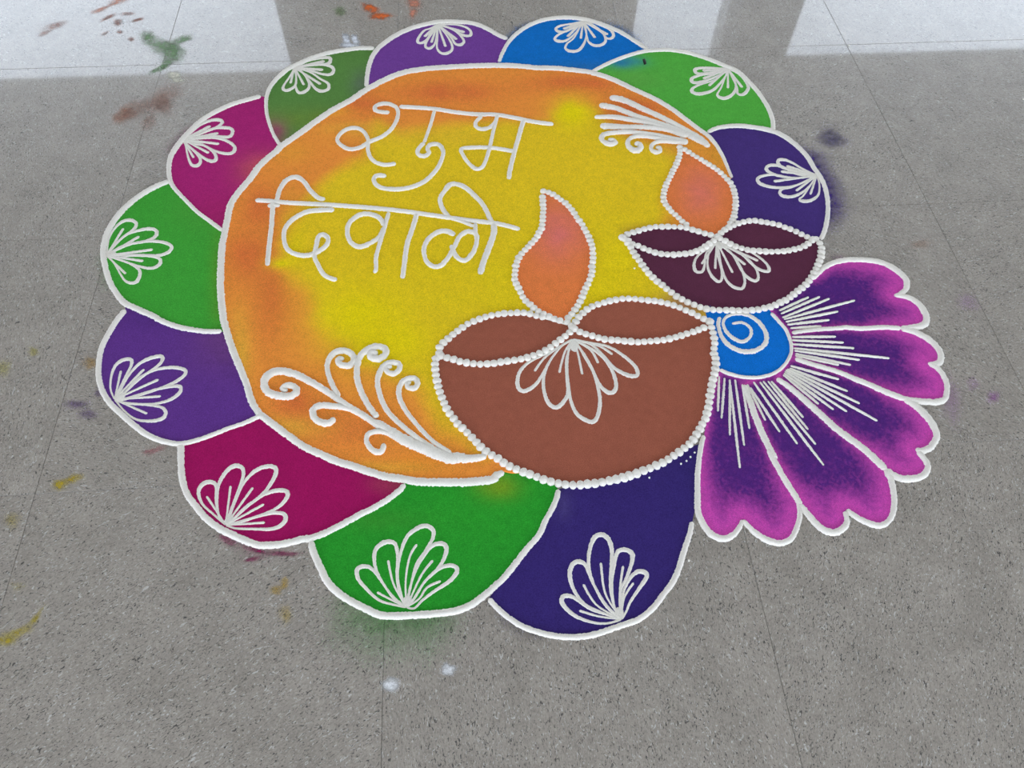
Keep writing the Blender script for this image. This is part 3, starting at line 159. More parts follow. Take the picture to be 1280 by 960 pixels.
"yellow_streak":[[583,-14138,61,139,48,-32],[398,-14347,166,56,44,-71],[189,-14454,170,-11,28,-97]],
"yellow_dab":[[4381,-13835,63,-21,-19,-112],[4265,-13944,89,-6,8,-78]],
"yellow_dab2":[[4453,-14338,100,-6,12,-125]],
"yellow_trace":[[-828,-8982,106,-6,25,-95]],
"yellow_trace4":[[-1281,-9326,135,-8,53,-185]],
"ochre_trace":[[301,-9328,115,50,64,-125]],
"yellow_trace2":[[-253,-12460,133,-8,33,-116]],
"yellow_trace3":[[156,-13603,101,-6,18,-66]],
"magenta_crumbs":[[3389,-13043,178,-93,-19,-62],[3871,-13253,208,-70,-6,-39],[4269,-13333,314,-20,4,-41],[3823,-13400,146,33,12,-33]],
"violet_smudge":[[260,-10217,233,-14,25,-104],[617,-10012,74,-4,20,-89],[530,-10455,173,-10,24,-103]],
"pink_crumbs":[[1897,-11278,180,47,26,-63],[1720,-11300,70,-4,9,-48]],
"pink_spot":[[17331,-11104,122,-7,-51,-121]],
"pink_spot2":[[17073,-10783,123,-7,-51,-123]],
"pink_haze":[[17773,-8834,232,-13,-83,-203]],
"pink_haze2":[[16535,-11109,182,-11,-174,-441]],
"white_dot":[[6125,-15496,131,-9,2,-102]],
"white_dot2":[[6979,-15334,109,-7,-2,-87]],
"rust_trace":[[17368,-7193,245,-14,-51,-137]]},"crumbs_bowl":[11171,-12124,11281,-12075,11368,-12001,11457,-11918,10565,-12360],
"crumbs_floor":[18049,-52,17702,-460,10968,-13883,11061,-7550,21795,-2497],
"insect":[12399,-388,12468,-357,12487,-496,12470,-598,12402,-628],
"overspray":{"green_bottom":[[5088,-13873,6,5356,-14124,6,5691,-14323,6,5971,-14454,6,6372,-14480,6,6748,-14480,6,7126,-14454,6,7382,-14369,6]],
"blue":[[8752,53,11,8952,537,12,9239,958,14,9615,1310,16,10073,1530,17]],
"blue2":[[11292,1383,18,11695,1101,17,12006,828,16,12296,450,15,12508,154,15]],
"indigo_right":[[15324,-3584,14,15517,-3882,13,15675,-4286,12,15739,-4730,11,15795,-5056,10,15798,-5425,10,15717,-5882,9,15551,-6370,9,15398,-6701,8,15234,-6953,8]],
"magenta":[[1337,-2278,13,1131,-2648,12,966,-3011,11,847,-3397,11,821,-3669,10]],
"pink":[[15209,-7392,12,15463,-7588,12,16062,-7622,12,16374,-7729,12]],
"crimson":[[3449,-12956,6,3700,-13084,6,3918,-13167,7,4128,-13180,7,4387,-13155,7]],
"green_left":[[-102,-6216,8,-49,-6537,8,89,-6943,8,271,-7342,8,504,-7691,8]],
"indigo_bottom":[[7652,-14297,6,7783,-14458,6,7950,-14620,6,8166,-14770,6,8408,-14872,6,8676,-14950,6]]}}
MM = 1e-4


# ------------------------------------------------------------------ helpers
def link(o, parent=None):
    scene.collection.objects.link(o)
    if parent is not None:
        o.parent = parent
    return o


def lin(c):
    return tuple(((v / 255.0) / 12.92 if v <= 10 else ((v / 255.0 + 0.055) / 1.055) ** 2.4) for v in c)


def thing(name, label, cat, loc=(0, 0, 0), group=None):
    e = bpy.data.objects.new(name, None)
    e.empty_display_size = 0.05
    e.location = loc
    e['label'] = label
    e['category'] = cat
    if group:
        e['group'] = group
    return link(e)


def part_empty(name, parent):
    e = bpy.data.objects.new(name, None)
    e.empty_display_size = 0.02
    return link(e, parent)


def origin_of(parent):
    v = Vector((0, 0, 0))
    while parent is not None:
        v += parent.location
        parent = parent.parent
    return v


def mesh_obj(name, verts, faces, mat, parent=None, smooth=True):
    """One mesh object; verts are world coordinates, stored relative to the parent."""
    o3 = origin_of(parent)
    me = bpy.data.meshes.new(name)
    me.from_pydata([(v[0] - o3.x, v[1] - o3.y, v[2] - o3.z) for v in verts], [], faces)
    me.materials.append(mat)
    if smooth:
        me.shade_smooth()
    me.update()
    return link(bpy.data.objects.new(name, me), parent)


def box(name, a, b, mat, parent=None):
    (x0, y0, z0), (x1, y1, z1) = a, b
    v = [(x0, y0, z0), (x1, y0, z0), (x1, y1, z0), (x0, y1, z0), (x0, y0, z1), (x1, y0, z1), (x1, y1, z1), (x0, y1, z1)]
    f = [(0, 3, 2, 1), (4, 5, 6, 7), (0, 1, 5, 4), (1, 2, 6, 5), (2, 3, 7, 6), (3, 0, 4, 7)]
    return mesh_obj(name, v, f, mat, parent, False)


def struct(o):
    o['kind'] = 'structure'
    return o


def pts2(flat):
    return [(flat[i] * MM, flat[i + 1] * MM) for i in range(0, len(flat), 2)]


def catmull(P, step):
    """P: list of tuples (any length); returns evenly spaced points on a Catmull-Rom curve."""
    n = len(P)
    dense = []
    for i in range(n - 1):
        p0, p1, p2, p3 = P[max(i - 1, 0)], P[i], P[i + 1], P[min(i + 2, n - 1)]
        seg = math.hypot(p2[0] - p1[0], p2[1] - p1[1])
        k = max(3, int(seg / step * 2) + 1)
        for j in range(k):
            t = j / k
            t2, t3 = t * t, t * t * t
            dense.append(tuple(0.5 * (2 * b + (c - a) * t + (2 * a - 5 * b + 4 * c - d) * t2 + (3 * b - a - 3 * c + d) * t3)
                               for a, b, c, d in zip(p0, p1, p2, p3)))
    dense.append(tuple(P[-1]))
    L = [0.0]
    for a, b in zip(dense, dense[1:]):
        L.append(L[-1] + math.hypot(b[0] - a[0], b[1] - a[1]))
    m = max(2, int(round(L[-1] / step)))
    out, k = [], 0
    for i in range(m + 1):
        s = L[-1] * i / m
        while k < len(L) - 2 and L[k + 1] < s:
            k += 1
        d = L[k + 1] - L[k]
        t = 0 if d < 1e-9 else (s - L[k]) / d
        out.append(tuple(a + (b - a) * t for a, b in zip(dense[k], dense[k + 1])))
    return out, L[-1]


def ridge(name, flat, parent, mat, z0=0.0006, tall=0.62, cap=0.0042, rough=0.13):
    """A poured line of powder: a low rounded ridge along a hand-drawn curve with uneven edges."""
    P = [(flat[i] * MM, flat[i + 1] * MM, flat[i + 2] * MM) for i in range(0, len(flat), 3)]
    C, length = catmull(P, 0.0018)
    n = len(C)
    seed = random.random() * 900
    V, F = [], []
    prof = [(-1.0, -0.35), (-0.93, 0.28), (-0.62, 0.78), (0.0, 1.0), (0.62, 0.78), (0.93, 0.28), (1.0, -0.35)]
    s = 0.0
    for i, (x, y, hw) in enumerate(C):
        a, b = C[max(i - 1, 0)], C[min(i + 1, n - 1)]
        tx, ty = b[0] - a[0], b[1] - a[1]
        d = math.hypot(tx, ty) or 1.0
        nx, ny = -ty / d, tx / d
        s = length * i / (n - 1)
        e = min(s, length - s)
        end = 1.0 if e >= hw else max(0.22, math.sqrt(max(0.0, 1 - (1 - e / max(hw, 1e-5)) ** 2)))
        wl = hw * end * (1 + rough * (noise.noise((s * 220, seed, 0)) + 0.8 * noise.noise((s * 620, seed, 9)) + 0.8 * random.uniform(-1, 1)))
        wr = hw * end * (1 + rough * (noise.noise((s * 220, seed, 50)) + 0.8 * noise.noise((s * 620, seed, 70)) + 0.8 * random.uniform(-1, 1)))
        h = min(cap, hw * tall * 1.25) * (0.35 + 0.65 * end) * (1 + 0.18 * noise.noise((s * 160, seed, 33)))
        for k, (px, pz) in enumerate(prof):
            w = wl if px < 0 else wr
            V.append((x + nx * px * w, y + ny * px * w, z0 + (pz * h if pz > 0 else -0.0004)))
    m = len(prof)
    for i in range(n - 1):
        for k in range(m - 1):
            q = i * m + k
            F.append((q, q + 1, q + m + 1, q + m))
    F.append(tuple(range(m)))
    F.append(tuple(range((n - 1) * m + m - 1, (n - 1) * m - 1, -1)))
    # normals must face up
    return mesh_obj(name, V, [tuple(reversed(f)) for f in F], mat, parent)


def seg_dist(p, a, b):
    ax, ay = a
    bx, by = b
    dx, dy = bx - ax, by - ay
    L2 = dx * dx + dy * dy
    t = 0 if L2 < 1e-12 else max(0, min(1, ((p[0] - ax) * dx + (p[1] - ay) * dy) / L2))
    return math.hypot(p[0] - ax - t * dx, p[1] - ay - t * dy)


def edge_dist(p, poly):
    return min(seg_dist(p, poly[i - 1], poly[i]) for i in range(len(poly)))


def inside(p, poly):
    x, y = p
    c = False
    for i in range(len(poly)):
        (x0, y0), (x1, y1) = poly[i - 1], poly[i]
        if (y0 > y) != (y1 > y) and x < (x1 - x0) * (y - y0) / (y1 - y0) + x0:
            c = not c
    return c


def smooth01(t):
    t = max(0.0, min(1.0, t))
    return t * t * (3 - 2 * t)


def field_mesh(name, flat, z, spacing, colour, mat, parent, attr='powder', relief=0.00025, skirt=True):
    """A laid bed of powder: outline polygon, inner points, slight relief, pigment colour per point."""
    poly = pts2(flat)
    xs, ys = [q[0] for q in poly], [q[1] for q in poly]
    V = [Vector(q) for q in poly]
    nb = len(V)
    y = min(ys)
    while y < max(ys):
        x = min(xs)
        while x < max(xs):
            q = (x + random.uniform(-.35, .35) * spacing, y + random.uniform(-.35, .35) * spacing)
            if inside(q, poly):
                V.append(Vector(q))
            x += spacing
        y += spacing
    vo, eo, fo, *_ = delaunay_2d_cdt(V, [], [list(range(nb))], 1, 1e-6)
    verts, faces = [], []
    for v in vo:
        verts.append((v.x, v.y, z + relief * noise.noise((v.x * 45, v.y * 45, z * 999)) + relief * 0.8 * noise.noise((v.x * 170, v.y * 170, 5))))
    for f in fo:
        a, b, c = (vo[i] for i in f[:3])
        up = (b.x - a.x) * (c.y - a.y) - (b.y - a.y) * (c.x - a.x)
        faces.append(tuple(f) if up > 0 else tuple(reversed(f)))
    top = len(verts)
    if skirt:
        cnt = {}
        for f in faces:
            for i in range(len(f)):
                cnt[(f[i], f[(i + 1) % len(f)])] = 1
        border = [e for e in cnt if (e[1], e[0]) not in cnt]
        low = {}
        for a, b in border:
            for k in (a, b):
                if k not in low:
                    low[k] = len(verts)
                    verts.append((verts[k][0], verts[k][1], 0.0001))
        for a, b in border:
            faces.append((b, a, low[a], low[b]))
    o = mesh_obj(name, verts, faces, mat, parent)
    at = o.data.attributes.new(attr, 'FLOAT_COLOR', 'POINT')
    buf = []
    for x, y, _ in verts:
        buf += list(colour((x, y))) + [1.0]
    at.data.foreach_set('color', buf)
    return o


def blob_weight(p, bl):
    cx, cy, ax, ay, bx, by = (q * MM for q in bl[:6])
    dx, dy = p[0] - cx, p[1] - cy
    det = ax * by - ay * bx
    u = (dx * by - dy * bx) / det
    v = (ax * dy - ay * dx) / det
    return math.exp(-(u * u + v * v)) * bl[9]


def mix(a, b, t):
    return tuple(p + (q - p) * t for p, q in zip(a, b))


ALB = (1.46, 1.41, 1.34)      # pigment reflectance relative to its printed tone


def pigment(rgb, blobs=(), grain=0.03):
    base = lin(rgb)
    bl = [(b, lin(b[6:9])) for b in blobs]

    def f(p):
        c = base
        wob = 0.35 * noise.noise((p[0] * 30, p[1] * 30, 3.0))
        for b, col in bl:
            w = blob_weight(p, b)
            if w > 0.004:
                c = mix(c, col, max(0, min(1, w * (1 + wob))))
        g = 1 + grain * (noise.noise((p[0] * 25, p[1] * 25, 1)) + random.uniform(-1, 1))
        return tuple(max(0.0, v * g * k) for v, k in zip(c, ALB))
    return f


# ------------------------------------------------------------------ materials
def new_mat(name):
    m = bpy.data.materials.new(name)
    m.use_nodes = True
    nt = m.node_tree
    nt.nodes.clear()
    out = nt.nodes.new('ShaderNodeOutputMaterial')
    p = nt.nodes.new('ShaderNodeBsdfPrincipled')
    nt.links.new(p.outputs[0], out.inputs[0])
    return m, nt, p, out


def node(nt, kind, **kw):
    n = nt.nodes.new(kind)
    for k, v in kw.items():
        setattr(n, k, v)
    return n


def noise_node(nt, vec, scale, detail=2.0, rough=0.5, dist=0.0, w=None):
    n = node(nt, 'ShaderNodeTexNoise')
    if w is not None:
        n.noise_dimensions = '4D'
        nt.links.new(w, n.inputs['W'])
    n.inputs['Scale'].default_value = scale
    n.inputs['Detail'].default_value = detail
    n.inputs['Roughness'].default_value = rough
    n.inputs['Distortion'].default_value = dist
    nt.links.new(vec, n.inputs['Vector'])
    return n.outputs['Fac']


def ramp(nt, fac, stops):
    r = node(nt, 'ShaderNodeValToRGB')
    els = r.color_ramp.elements
    while len(els) < len(stops):
        els.new(0.5)
    for e, (pos, c) in zip(els, stops):
        e.position = pos
        e.color = tuple(c) + (1,) if len(c) == 3 else c
    nt.links.new(fac, r.inputs['Fac'])
    return r.outputs['Color']


def mixrgb(nt, fac, a, b, kind='MIX'):
    m = node(nt, 'ShaderNodeMix', data_type='RGBA', blend_type=kind)
    for sock, v in ((m.inputs[0], fac), (m.inputs[6], a), (m.inputs[7], b)):
        if isinstance(v, (int, float)):
            sock.default_value = v
        elif isinstance(v, tuple):
            sock.default_value = v + (1,) if len(v) == 3 else v
        else:
            nt.links.new(v, sock)
    return m.outputs[2]


def bump(nt, p, height, strength, dist):
    b = node(nt, 'ShaderNodeBump')
    b.inputs['Strength'].default_value = strength
    b.inputs['Distance'].default_value = dist
    nt.links.new(height, b.inputs['Height'])
    nt.links.new(b.outputs[0], p.inputs['Normal'])


def world_pos(nt):
    return node(nt, 'ShaderNodeNewGeometry').outputs['Position']


def make_powder():
    m, nt, p, _ = new_mat('coloured_powder')
    a = node(nt, 'ShaderNodeAttribute', attribute_name='powder')
    pos = world_pos(nt)
    g = noise_node(nt, pos, 620, 3, 0.65)
    g2 = noise_node(nt, pos, 60, 3, 0.6)
    c = mixrgb(nt, 1.0, a.outputs['Color'], ramp(nt, g, [(0.25, (0.62,) * 3), (0.75, (1.28,) * 3)]), 'MULTIPLY')
    c = mixrgb(nt, 1.0, c, ramp(nt, g2, [(0.3, (0.95,) * 3), (0.7, (1.04,) * 3)]), 'MULTIPLY')
    nt.links.new(c, p.inputs['Base Color'])
    p.inputs['Roughness'].default_value = 1.0
    p.inputs['Specular IOR Level'].default_value = 0.08
    bump(nt, p, g, 0.35, 0.0006)
    return m


def make_white():
    m, nt, p, _ = new_mat('white_powder')
    pos = world_pos(nt)
    g = noise_node(nt, pos, 700, 3, 0.65)
    nt.links.new(ramp(nt, g, [(0.2, (0.70, 0.665, 0.61)), (0.58, (0.93, 0.885, 0.81))]), p.inputs['Base Color'])
    p.inputs['Roughness'].default_value = 1.0
    p.inputs['Specular IOR Level'].default_value = 0.08
    bump(nt, p, g, 0.5, 0.0008)
    return m


def make_dust():
    m, nt, p, out = new_mat('powder_dust')
    a = node(nt, 'ShaderNodeAttribute', attribute_name='cover')
    oi = node(nt, 'ShaderNodeObjectInfo')
    pos = world_pos(nt)
    g = noise_node(nt, pos, 650, 2, 0.7)
    g2 = noise_node(nt, pos, 70, 3, 0.6)
    sm = node(nt, 'ShaderNodeMath', operation='MULTIPLY_ADD')
    nt.links.new(g, sm.inputs[0])
    sm.inputs[1].default_value = 0.6
    nt.links.new(g2, sm.inputs[2])
    thr = node(nt, 'ShaderNodeMath', operation='SUBTRACT')
    nt.links.new(sm.outputs[0], thr.inputs[0])
    thr.inputs[1].default_value = 0.40
    k = node(nt, 'ShaderNodeMath', operation='MULTIPLY')
    k.use_clamp = True
    nt.links.new(thr.outputs[0], k.inputs[0])
    k2 = node(nt, 'ShaderNodeMath', operation='MULTIPLY')
    nt.links.new(a.outputs['Fac'], k2.inputs[0])
    k2.inputs[1].default_value = 2.2
    nt.links.new(k2.outputs[0], k.inputs[1])
    nt.links.new(oi.outputs['Color'], p.inputs['Base Color'])
    p.inputs['Roughness'].default_value = 1.0
    p.inputs['Specular IOR Level'].default_value = 0.05
    tr = node(nt, 'ShaderNodeBsdfTransparent')
    mx = node(nt, 'ShaderNodeMixShader')
    nt.links.new(k.outputs[0], mx.inputs[0])
    nt.links.new(tr.outputs[0], mx.inputs[1])
    nt.links.new(p.outputs[0], mx.inputs[2])
    nt.links.new(mx.outputs[0], out.inputs[0])
    return m


def make_tile():
    m, nt, p, _ = new_mat('speckled_grey_tile')
    oi = node(nt, 'ShaderNodeObjectInfo')
    w = node(nt, 'ShaderNodeMath', operation='MULTIPLY')
    nt.links.new(oi.outputs['Random'], w.inputs[0])
    w.inputs[1].default_value = 60.0
    W = w.outputs[0]
    rot = node(nt, 'ShaderNodeVectorRotate', rotation_type='Z_AXIS')
    co = node(nt, 'ShaderNodeTexCoord').outputs['Object']
    nt.links.new(co, rot.inputs['Vector'])
    nt.links.new(W, rot.inputs['Angle'])
    v = rot.outputs[0]
    st = node(nt, 'ShaderNodeMapping')
    st.inputs['Scale'].default_value = (1.0, 2.1, 1.0)
    nt.links.new(v, st.inputs['Vector'])
    sv = st.outputs[0]
    base = ramp(nt, noise_node(nt, v, 14, 5, 0.7, 0.4, W), [(0.30, TILE_LO), (0.72, TILE_HI)])
    fine = noise_node(nt, sv, 190, 3, 0.7, 0.8, W)
    base = mixrgb(nt, 1.0, base, ramp(nt, fine, [(0.25, (0.62,) * 3), (0.5, (1.0,) * 3), (0.75, (1.32,) * 3)]), 'MULTIPLY')
    dens = noise_node(nt, v, 9, 3, 0.6, 0.0, W)
    dk = noise_node(nt, sv, 88, 2.5, 0.66, 2.6, W)
    dks = node(nt, 'ShaderNodeMath', operation='MULTIPLY_ADD')
    nt.links.new(dens, dks.inputs[0])
    dks.inputs[1].default_value = 0.10
    nt.links.new(dk, dks.inputs[2])
    dkf = ramp(nt, dks.outputs[0], [(0.63, (0, 0, 0)), (0.675, (0.9,) * 3)])
    base = mixrgb(nt, dkf, base, (0.06, 0.057, 0.055))
    w2 = node(nt, 'ShaderNodeMath', operation='ADD')
    nt.links.new(W, w2.inputs[0])
    w2.inputs[1].default_value = 17.3
    lt = noise_node(nt, sv, 75, 2.5, 0.64, 2.4, w2.outputs[0])
    ltf = ramp(nt, lt, [(0.60, (0, 0, 0)), (0.655, (0.75,) * 3)])
    base = mixrgb(nt, ltf, base, (0.66, 0.65, 0.63))
    nt.links.new(base, p.inputs['Base Color'])
    p.inputs['Roughness'].default_value = 0.10
    p.inputs['Specular IOR Level'].default_value = 0.25
    p.inputs['Roughness'].default_value = 0.42
    p.inputs['Coat Weight'].default_value = 0.86
    p.inputs['Coat IOR'].default_value = 1.5
    rr = ramp(nt, noise_node(nt, v, 30, 4, 0.6, 0.0, W), [(0.3, (0.03,) * 3), (0.8, (0.055,) * 3)])
    nt.links.new(rr, p.inputs['Coat Roughness'])
    bump(nt, p, fine, 0.012, 0.0004)
    return m


def make_flat(name, rgb, rough=0.7, spec=0.3, var=0.06, scale=6):
    m, nt, p, _ = new_mat(name)
    n = noise_node(nt, world_pos(nt), scale, 4, 0.6)
    lo = tuple(v * (1 - var) for v in rgb)
    hi = tuple(min(1, v * (1 + var)) for v in rgb)
    nt.links.new(ramp(nt, n, [(0.3, lo), (0.7, hi)]), p.inputs['Base Color'])
    p.inputs['Roughness'].default_value = rough
    p.inputs['Specular IOR Level'].default_value = spec
    return m


TILE_LO, TILE_HI = (0.308, 0.274, 0.238), (0.415, 0.371, 0.325)
POWDER = make_powder()
WHITE = make_white()
DUST = make_dust()
TILE = make_tile()
GROUT = make_flat('dark_joint', (0.09, 0.085, 0.08), 0.9, 0.1)
PLASTER = make_flat('cream_plaster', (0.62, 0.60, 0.55), 0.85, 0.2)
CEILING = make_flat('white_ceiling', (0.78, 0.77, 0.74), 0.9, 0.1)
FRAME = make_flat('grey_metal_frame', (0.8, 0.8, 0.8), 0.45, 0.5)
PAVING = make_flat('outdoor_paving', (0.36, 0.35, 0.33), 0.9, 0.2)
BLACK = make_flat('black_fleck', (0.008, 0.008, 0.008), 0.6, 0.3)

# ------------------------------------------------------------------ the room: floor of 0.6 m tiles, walls, ceiling
X0, X1, Y0, Y1 = -3.6, 6.6, -7.2, 3.0
floor = struct(box('floor', (X0, Y0, -0.12), (X1, Y1, -0.0025), GROUT))
T, GAP, BEV = 0.6, 0.0003, 0.0005
hx = T / 2 - GAP
tv = [(-hx, -hx, -0.0025), (hx, -hx, -0.0025), (hx, hx, -0.0025), (-hx, hx, -0.0025),
      (-hx, -hx, -BEV), (hx, -hx, -BEV), (hx, hx, -BEV), (-hx, hx, -BEV),
      (-hx + BEV, -hx + BEV, 0), (hx - BEV, -hx + BEV, 0), (hx - BEV, hx - BEV, 0), (-hx + BEV, hx - BEV, 0)]
tf = [(8, 9, 10, 11)] + [(i, (i + 1) % 4, 4 + (i + 1) % 4, 4 + i) for i in range(4)] + \
     [(4 + i, 4 + (i + 1) % 4, 8 + (i + 1) % 4, 8 + i) for i in range(4)]
tile_me = bpy.data.meshes.new('tile')
tile_me.from_pydata(tv, [], tf)
tile_me.materials.append(TILE)
for r in range(int(round((Y1 - Y0) / T))):
    for c in range(int(round((X1 - X0) / T))):
        t = bpy.data.objects.new('tile', tile_me)
        t.location = (X0 + T * (c + .5), Y0 + T * (r + .5), random.uniform(-0.00012, 0.0))
        link(t, floor)

WH, LINTEL = 3.1, 2.24
wf = struct(box('wall_front', (X0, Y1, LINTEL), (X1, Y1 + .24, WH), PLASTER))
box('pier', (-0.41, Y1, 0), (1.97, Y1 + .24, LINTEL), PLASTER, wf)
box('pier', (2.72, Y1, 0), (3.12, Y1 + .24, LINTEL), PLASTER, wf)
box('door_jamb', (2.62, Y1 + .03, 0), (2.72, Y1 + .21, LINTEL), FRAME, wf)
struct(box('wall_left', (X0 - .24, -3.0, 0), (X0, Y1 + .24, WH), PLASTER))
struct(box('wall_right', (X1, -3.0, 0), (X1 + .24, Y1 + .24, WH), PLASTER))
struct(box('ceiling', (X0 - .24, Y0, WH), (X1 + .24, Y1 + .24, WH + .2), CEILING))
struct(box('ground_outside', (-40, -40, -0.4), (40, 40, -0.13), PAVING))

# ------------------------------------------------------------------ the rangoli: yellow and orange disc
DC = (0.8167, -0.6416)
disc = thing('rangoli_disc', 'large round orange and yellow powder disc at the middle of the rangoli', 'rangoli', (DC[0], DC[1], 0))
zone = pts2(DATA['yellow_zone'])
ORANGE, YELLOW = lin((220, 136, 58)), lin((212, 182, 34))
dbl = [(b, lin(b[6:9])) for b in DATA['disc_blobs']]


def disc_colour(p):
    n1 = noise.noise((p[0] * 14, p[1] * 14, 2)) + 0.5 * noise.noise((p[0] * 40, p[1] * 40, 8))
    d = edge_dist(p, zone) * (1 if inside(p, zone) else -1)
    t = smooth01((d + 0.028 + 0.012 * n1) / 0.058)
    c = mix(ORANGE, YELLOW, t)
    for b, col in dbl:
        w = blob_weight(p, b)
        if w > 0.004:
            c = mix(c, col, max(0, min(1, w * (1 + 0.4 * n1))))
    g = 1 + 0.03 * random.uniform(-1, 1) + 0.03 * n1
    return tuple(v * g * k for v, k in zip(c, ALB))


field_mesh('powder_fill', DATA['disc_fill'], 0.0010, 0.0075, disc_colour, POWDER, disc)
ridge('outline', DATA['disc_outline'], disc, WHITE)


# ------------------------------------------------------------------ fan motifs and petals around the disc
def fan(parent, data, z0):
    e = part_empty('fan_motif', parent)
    for s in data['loops']:
        ridge('petal_loop', s, e, WHITE, z0, 0.32, 0.0017, 0.13)
    for s in data['veins']:
        ridge('petal_vein', s, e, WHITE, z0, 0.32, 0.0015, 0.13)
    ridge('petal_root', data['dab'], e, WHITE, z0, 0.25, 0.0016, 0.25)
    return e


PETALS = [
    ('purple', (104, 60, 140), 'purple powder petal at the far edge of the disc, left of the blue one'),
    ('blue', (12, 102, 184), 'blue powder petal at the far edge of the disc, the only blue one'),
    ('green_top', (76, 160, 62), 'bright green powder petal beside the blue petal, with a black fleck on it'),
    ('indigo_right', (64, 46, 112), 'dark indigo powder petal right of the small flame'),
    ('indigo_bottom', (50, 38, 102), 'dark indigo powder petal below the big brown lamp'),
    ('green_bottom', (38, 138, 42), 'bright green powder petal nearest the camera, left of dark indigo one'),
    ('crimson', (146, 20, 86), 'crimson powder petal at lower left of the disc under the white scroll'),
    ('violet', (88, 50, 128), 'violet powder petal at the left edge between green and crimson petals'),
    ('green_left', (58, 148, 52), 'green powder petal at the left edge between magenta and violet petals'),
    ('magenta', (154, 34, 106), 'magenta powder petal at upper left between two green petals'),
    ('dark_green', (82, 124, 62), 'dull olive green powder petal between magenta and purple petals'),
]
petal_roots = {}
for i, (key, rgb, label) in enumerate(PETALS):
    d = DATA['petals'][key]
    P = pts2(d['fill'])
    cx, cy = sum(q[0] for q in P) / len(P), sum(q[1] for q in P) / len(P)
    root = thing('rangoli_petal', label, 'rangoli petal', (cx, cy, 0), 'scalloped petals around the disc')
    petal_roots[key] = root
    z = 0.0009 + 0.00008 * (i % 4)
    field_mesh('powder_fill', d['fill'], z, 0.0085, pigment(rgb, DATA['petal_blobs'][key]), POWDER, root)
    ridge('outline', d['outline'], root, WHITE)
    fan(root, d['motif'], z)

# ------------------------------------------------------------------ the two oil lamps drawn with bead borders
bead_meshes = []
for k in range(5):
    bm = bmesh.new()
    rings = [(1.0, -0.15), (1.0, 0.28), (0.80, 0.66), (0.45, 0.90)]
    seg = 9
    loops = []
    for rr, zz in rings:
        loops.append([bm.verts.new((rr * math.cos(2 * math.pi * j / seg) * random.uniform(.93, 1.07),
                                    rr * math.sin(2 * math.pi * j / seg) * random.uniform(.93, 1.07), zz)) for j in range(seg)])
    tip = bm.verts.new((random.uniform(-.1, .1), random.uniform(-.1, .1), 0.98))
    for a, b in zip(loops, loops[1:]):
        for j in range(seg):
            bm.faces.new((a[j], a[(j + 1) % seg], b[(j + 1) % seg], b[j]))
    for j in range(seg):
        bm.faces.new((loops[-1][j], loops[-1][(j + 1) % seg], tip))
    me = bpy.data.meshes.new('bead')
    bm.to_mesh(me)
    bm.free()
    me.materials.append(WHITE)
    me.shade_smooth()
    bead_meshes.append(me)


def beads(paths, parent, spacing, z0, height, size=0.59):
    o3 = origin_of(parent)
    for flat in paths:
        C, length = catmull(pts2(flat), spacing)
        for i, q in enumerate(C):
            a, b = C[max(i - 1, 0)], C[min(i + 1, len(C) - 1)]
            o = bpy.data.objects.new('bead', random.choice(bead_meshes))
            r = spacing * size * random.uniform(.92, 1.08)
            o.location = (q[0] - o3.x + random.uniform(-.0004, .0004), q[1] - o3.y + random.uniform(-.0004, .0004), z0 - o3.z)
            o.rotation_euler = (0, 0, math.atan2(b[1] - a[1], b[0] - a[0]))
            o.scale = (r * 0.98, r * 1.08, height * random.uniform(.88, 1.1))
            link(o, parent)


def lamp(data, label, rgb, bead_sp, flame_sp, nflame):
    P = pts2(data['bowl'])
    cx, cy = sum(q[0] for q in P) / len(P), sum(q[1] for q in P) / len(P)
    root = thing('oil_lamp_drawing', label, 'lamp drawing', (cx, cy, 0), 'oil lamps drawn in powder')
    bowl = field_mesh('lamp_bowl', data['bowl'], 0.0015, 0.009, pigment(rgb, (), 0.035), POWDER, root)
    flame = field_mesh('flame', data['flame'], 0.0014, 0.009, pigment((212, 118, 64), DATA['flame_blobs'][nflame:nflame + 1], 0.03), POWDER, root)
    beads(data['bowl_paths'], bowl, bead_sp, 0.0010, 0.0062)
    beads(data['flame_paths'], flame, flame_sp, 0.0010, 0.0056)
    K = pts2(data['knots'])
    for q in K:
        o = bpy.data.objects.new('bead', bead_meshes[0])
        o3 = origin_of(bowl)
        o.location = (q[0] - o3.x, q[1] - o3.y, 0.0012)
        o.scale = (bead_sp * .72, bead_sp * .72, 0.006)
        link(o, bowl)
    ridge('rim_line', data['rimline'], root, WHITE, 0.0013)
    fan(root, data['motif'], 0.0014)
    return root


big = lamp(DATA['big_lamp'], 'big brown oil lamp drawing with white bead borders and tall orange flame', (142, 82, 66), 0.0129, 0.0124, 0)
small = lamp(DATA['small_lamp'], 'small dark maroon oil lamp drawing with white bead borders and orange flame', (84, 42, 64), 0.0131, 0.0122, 1)

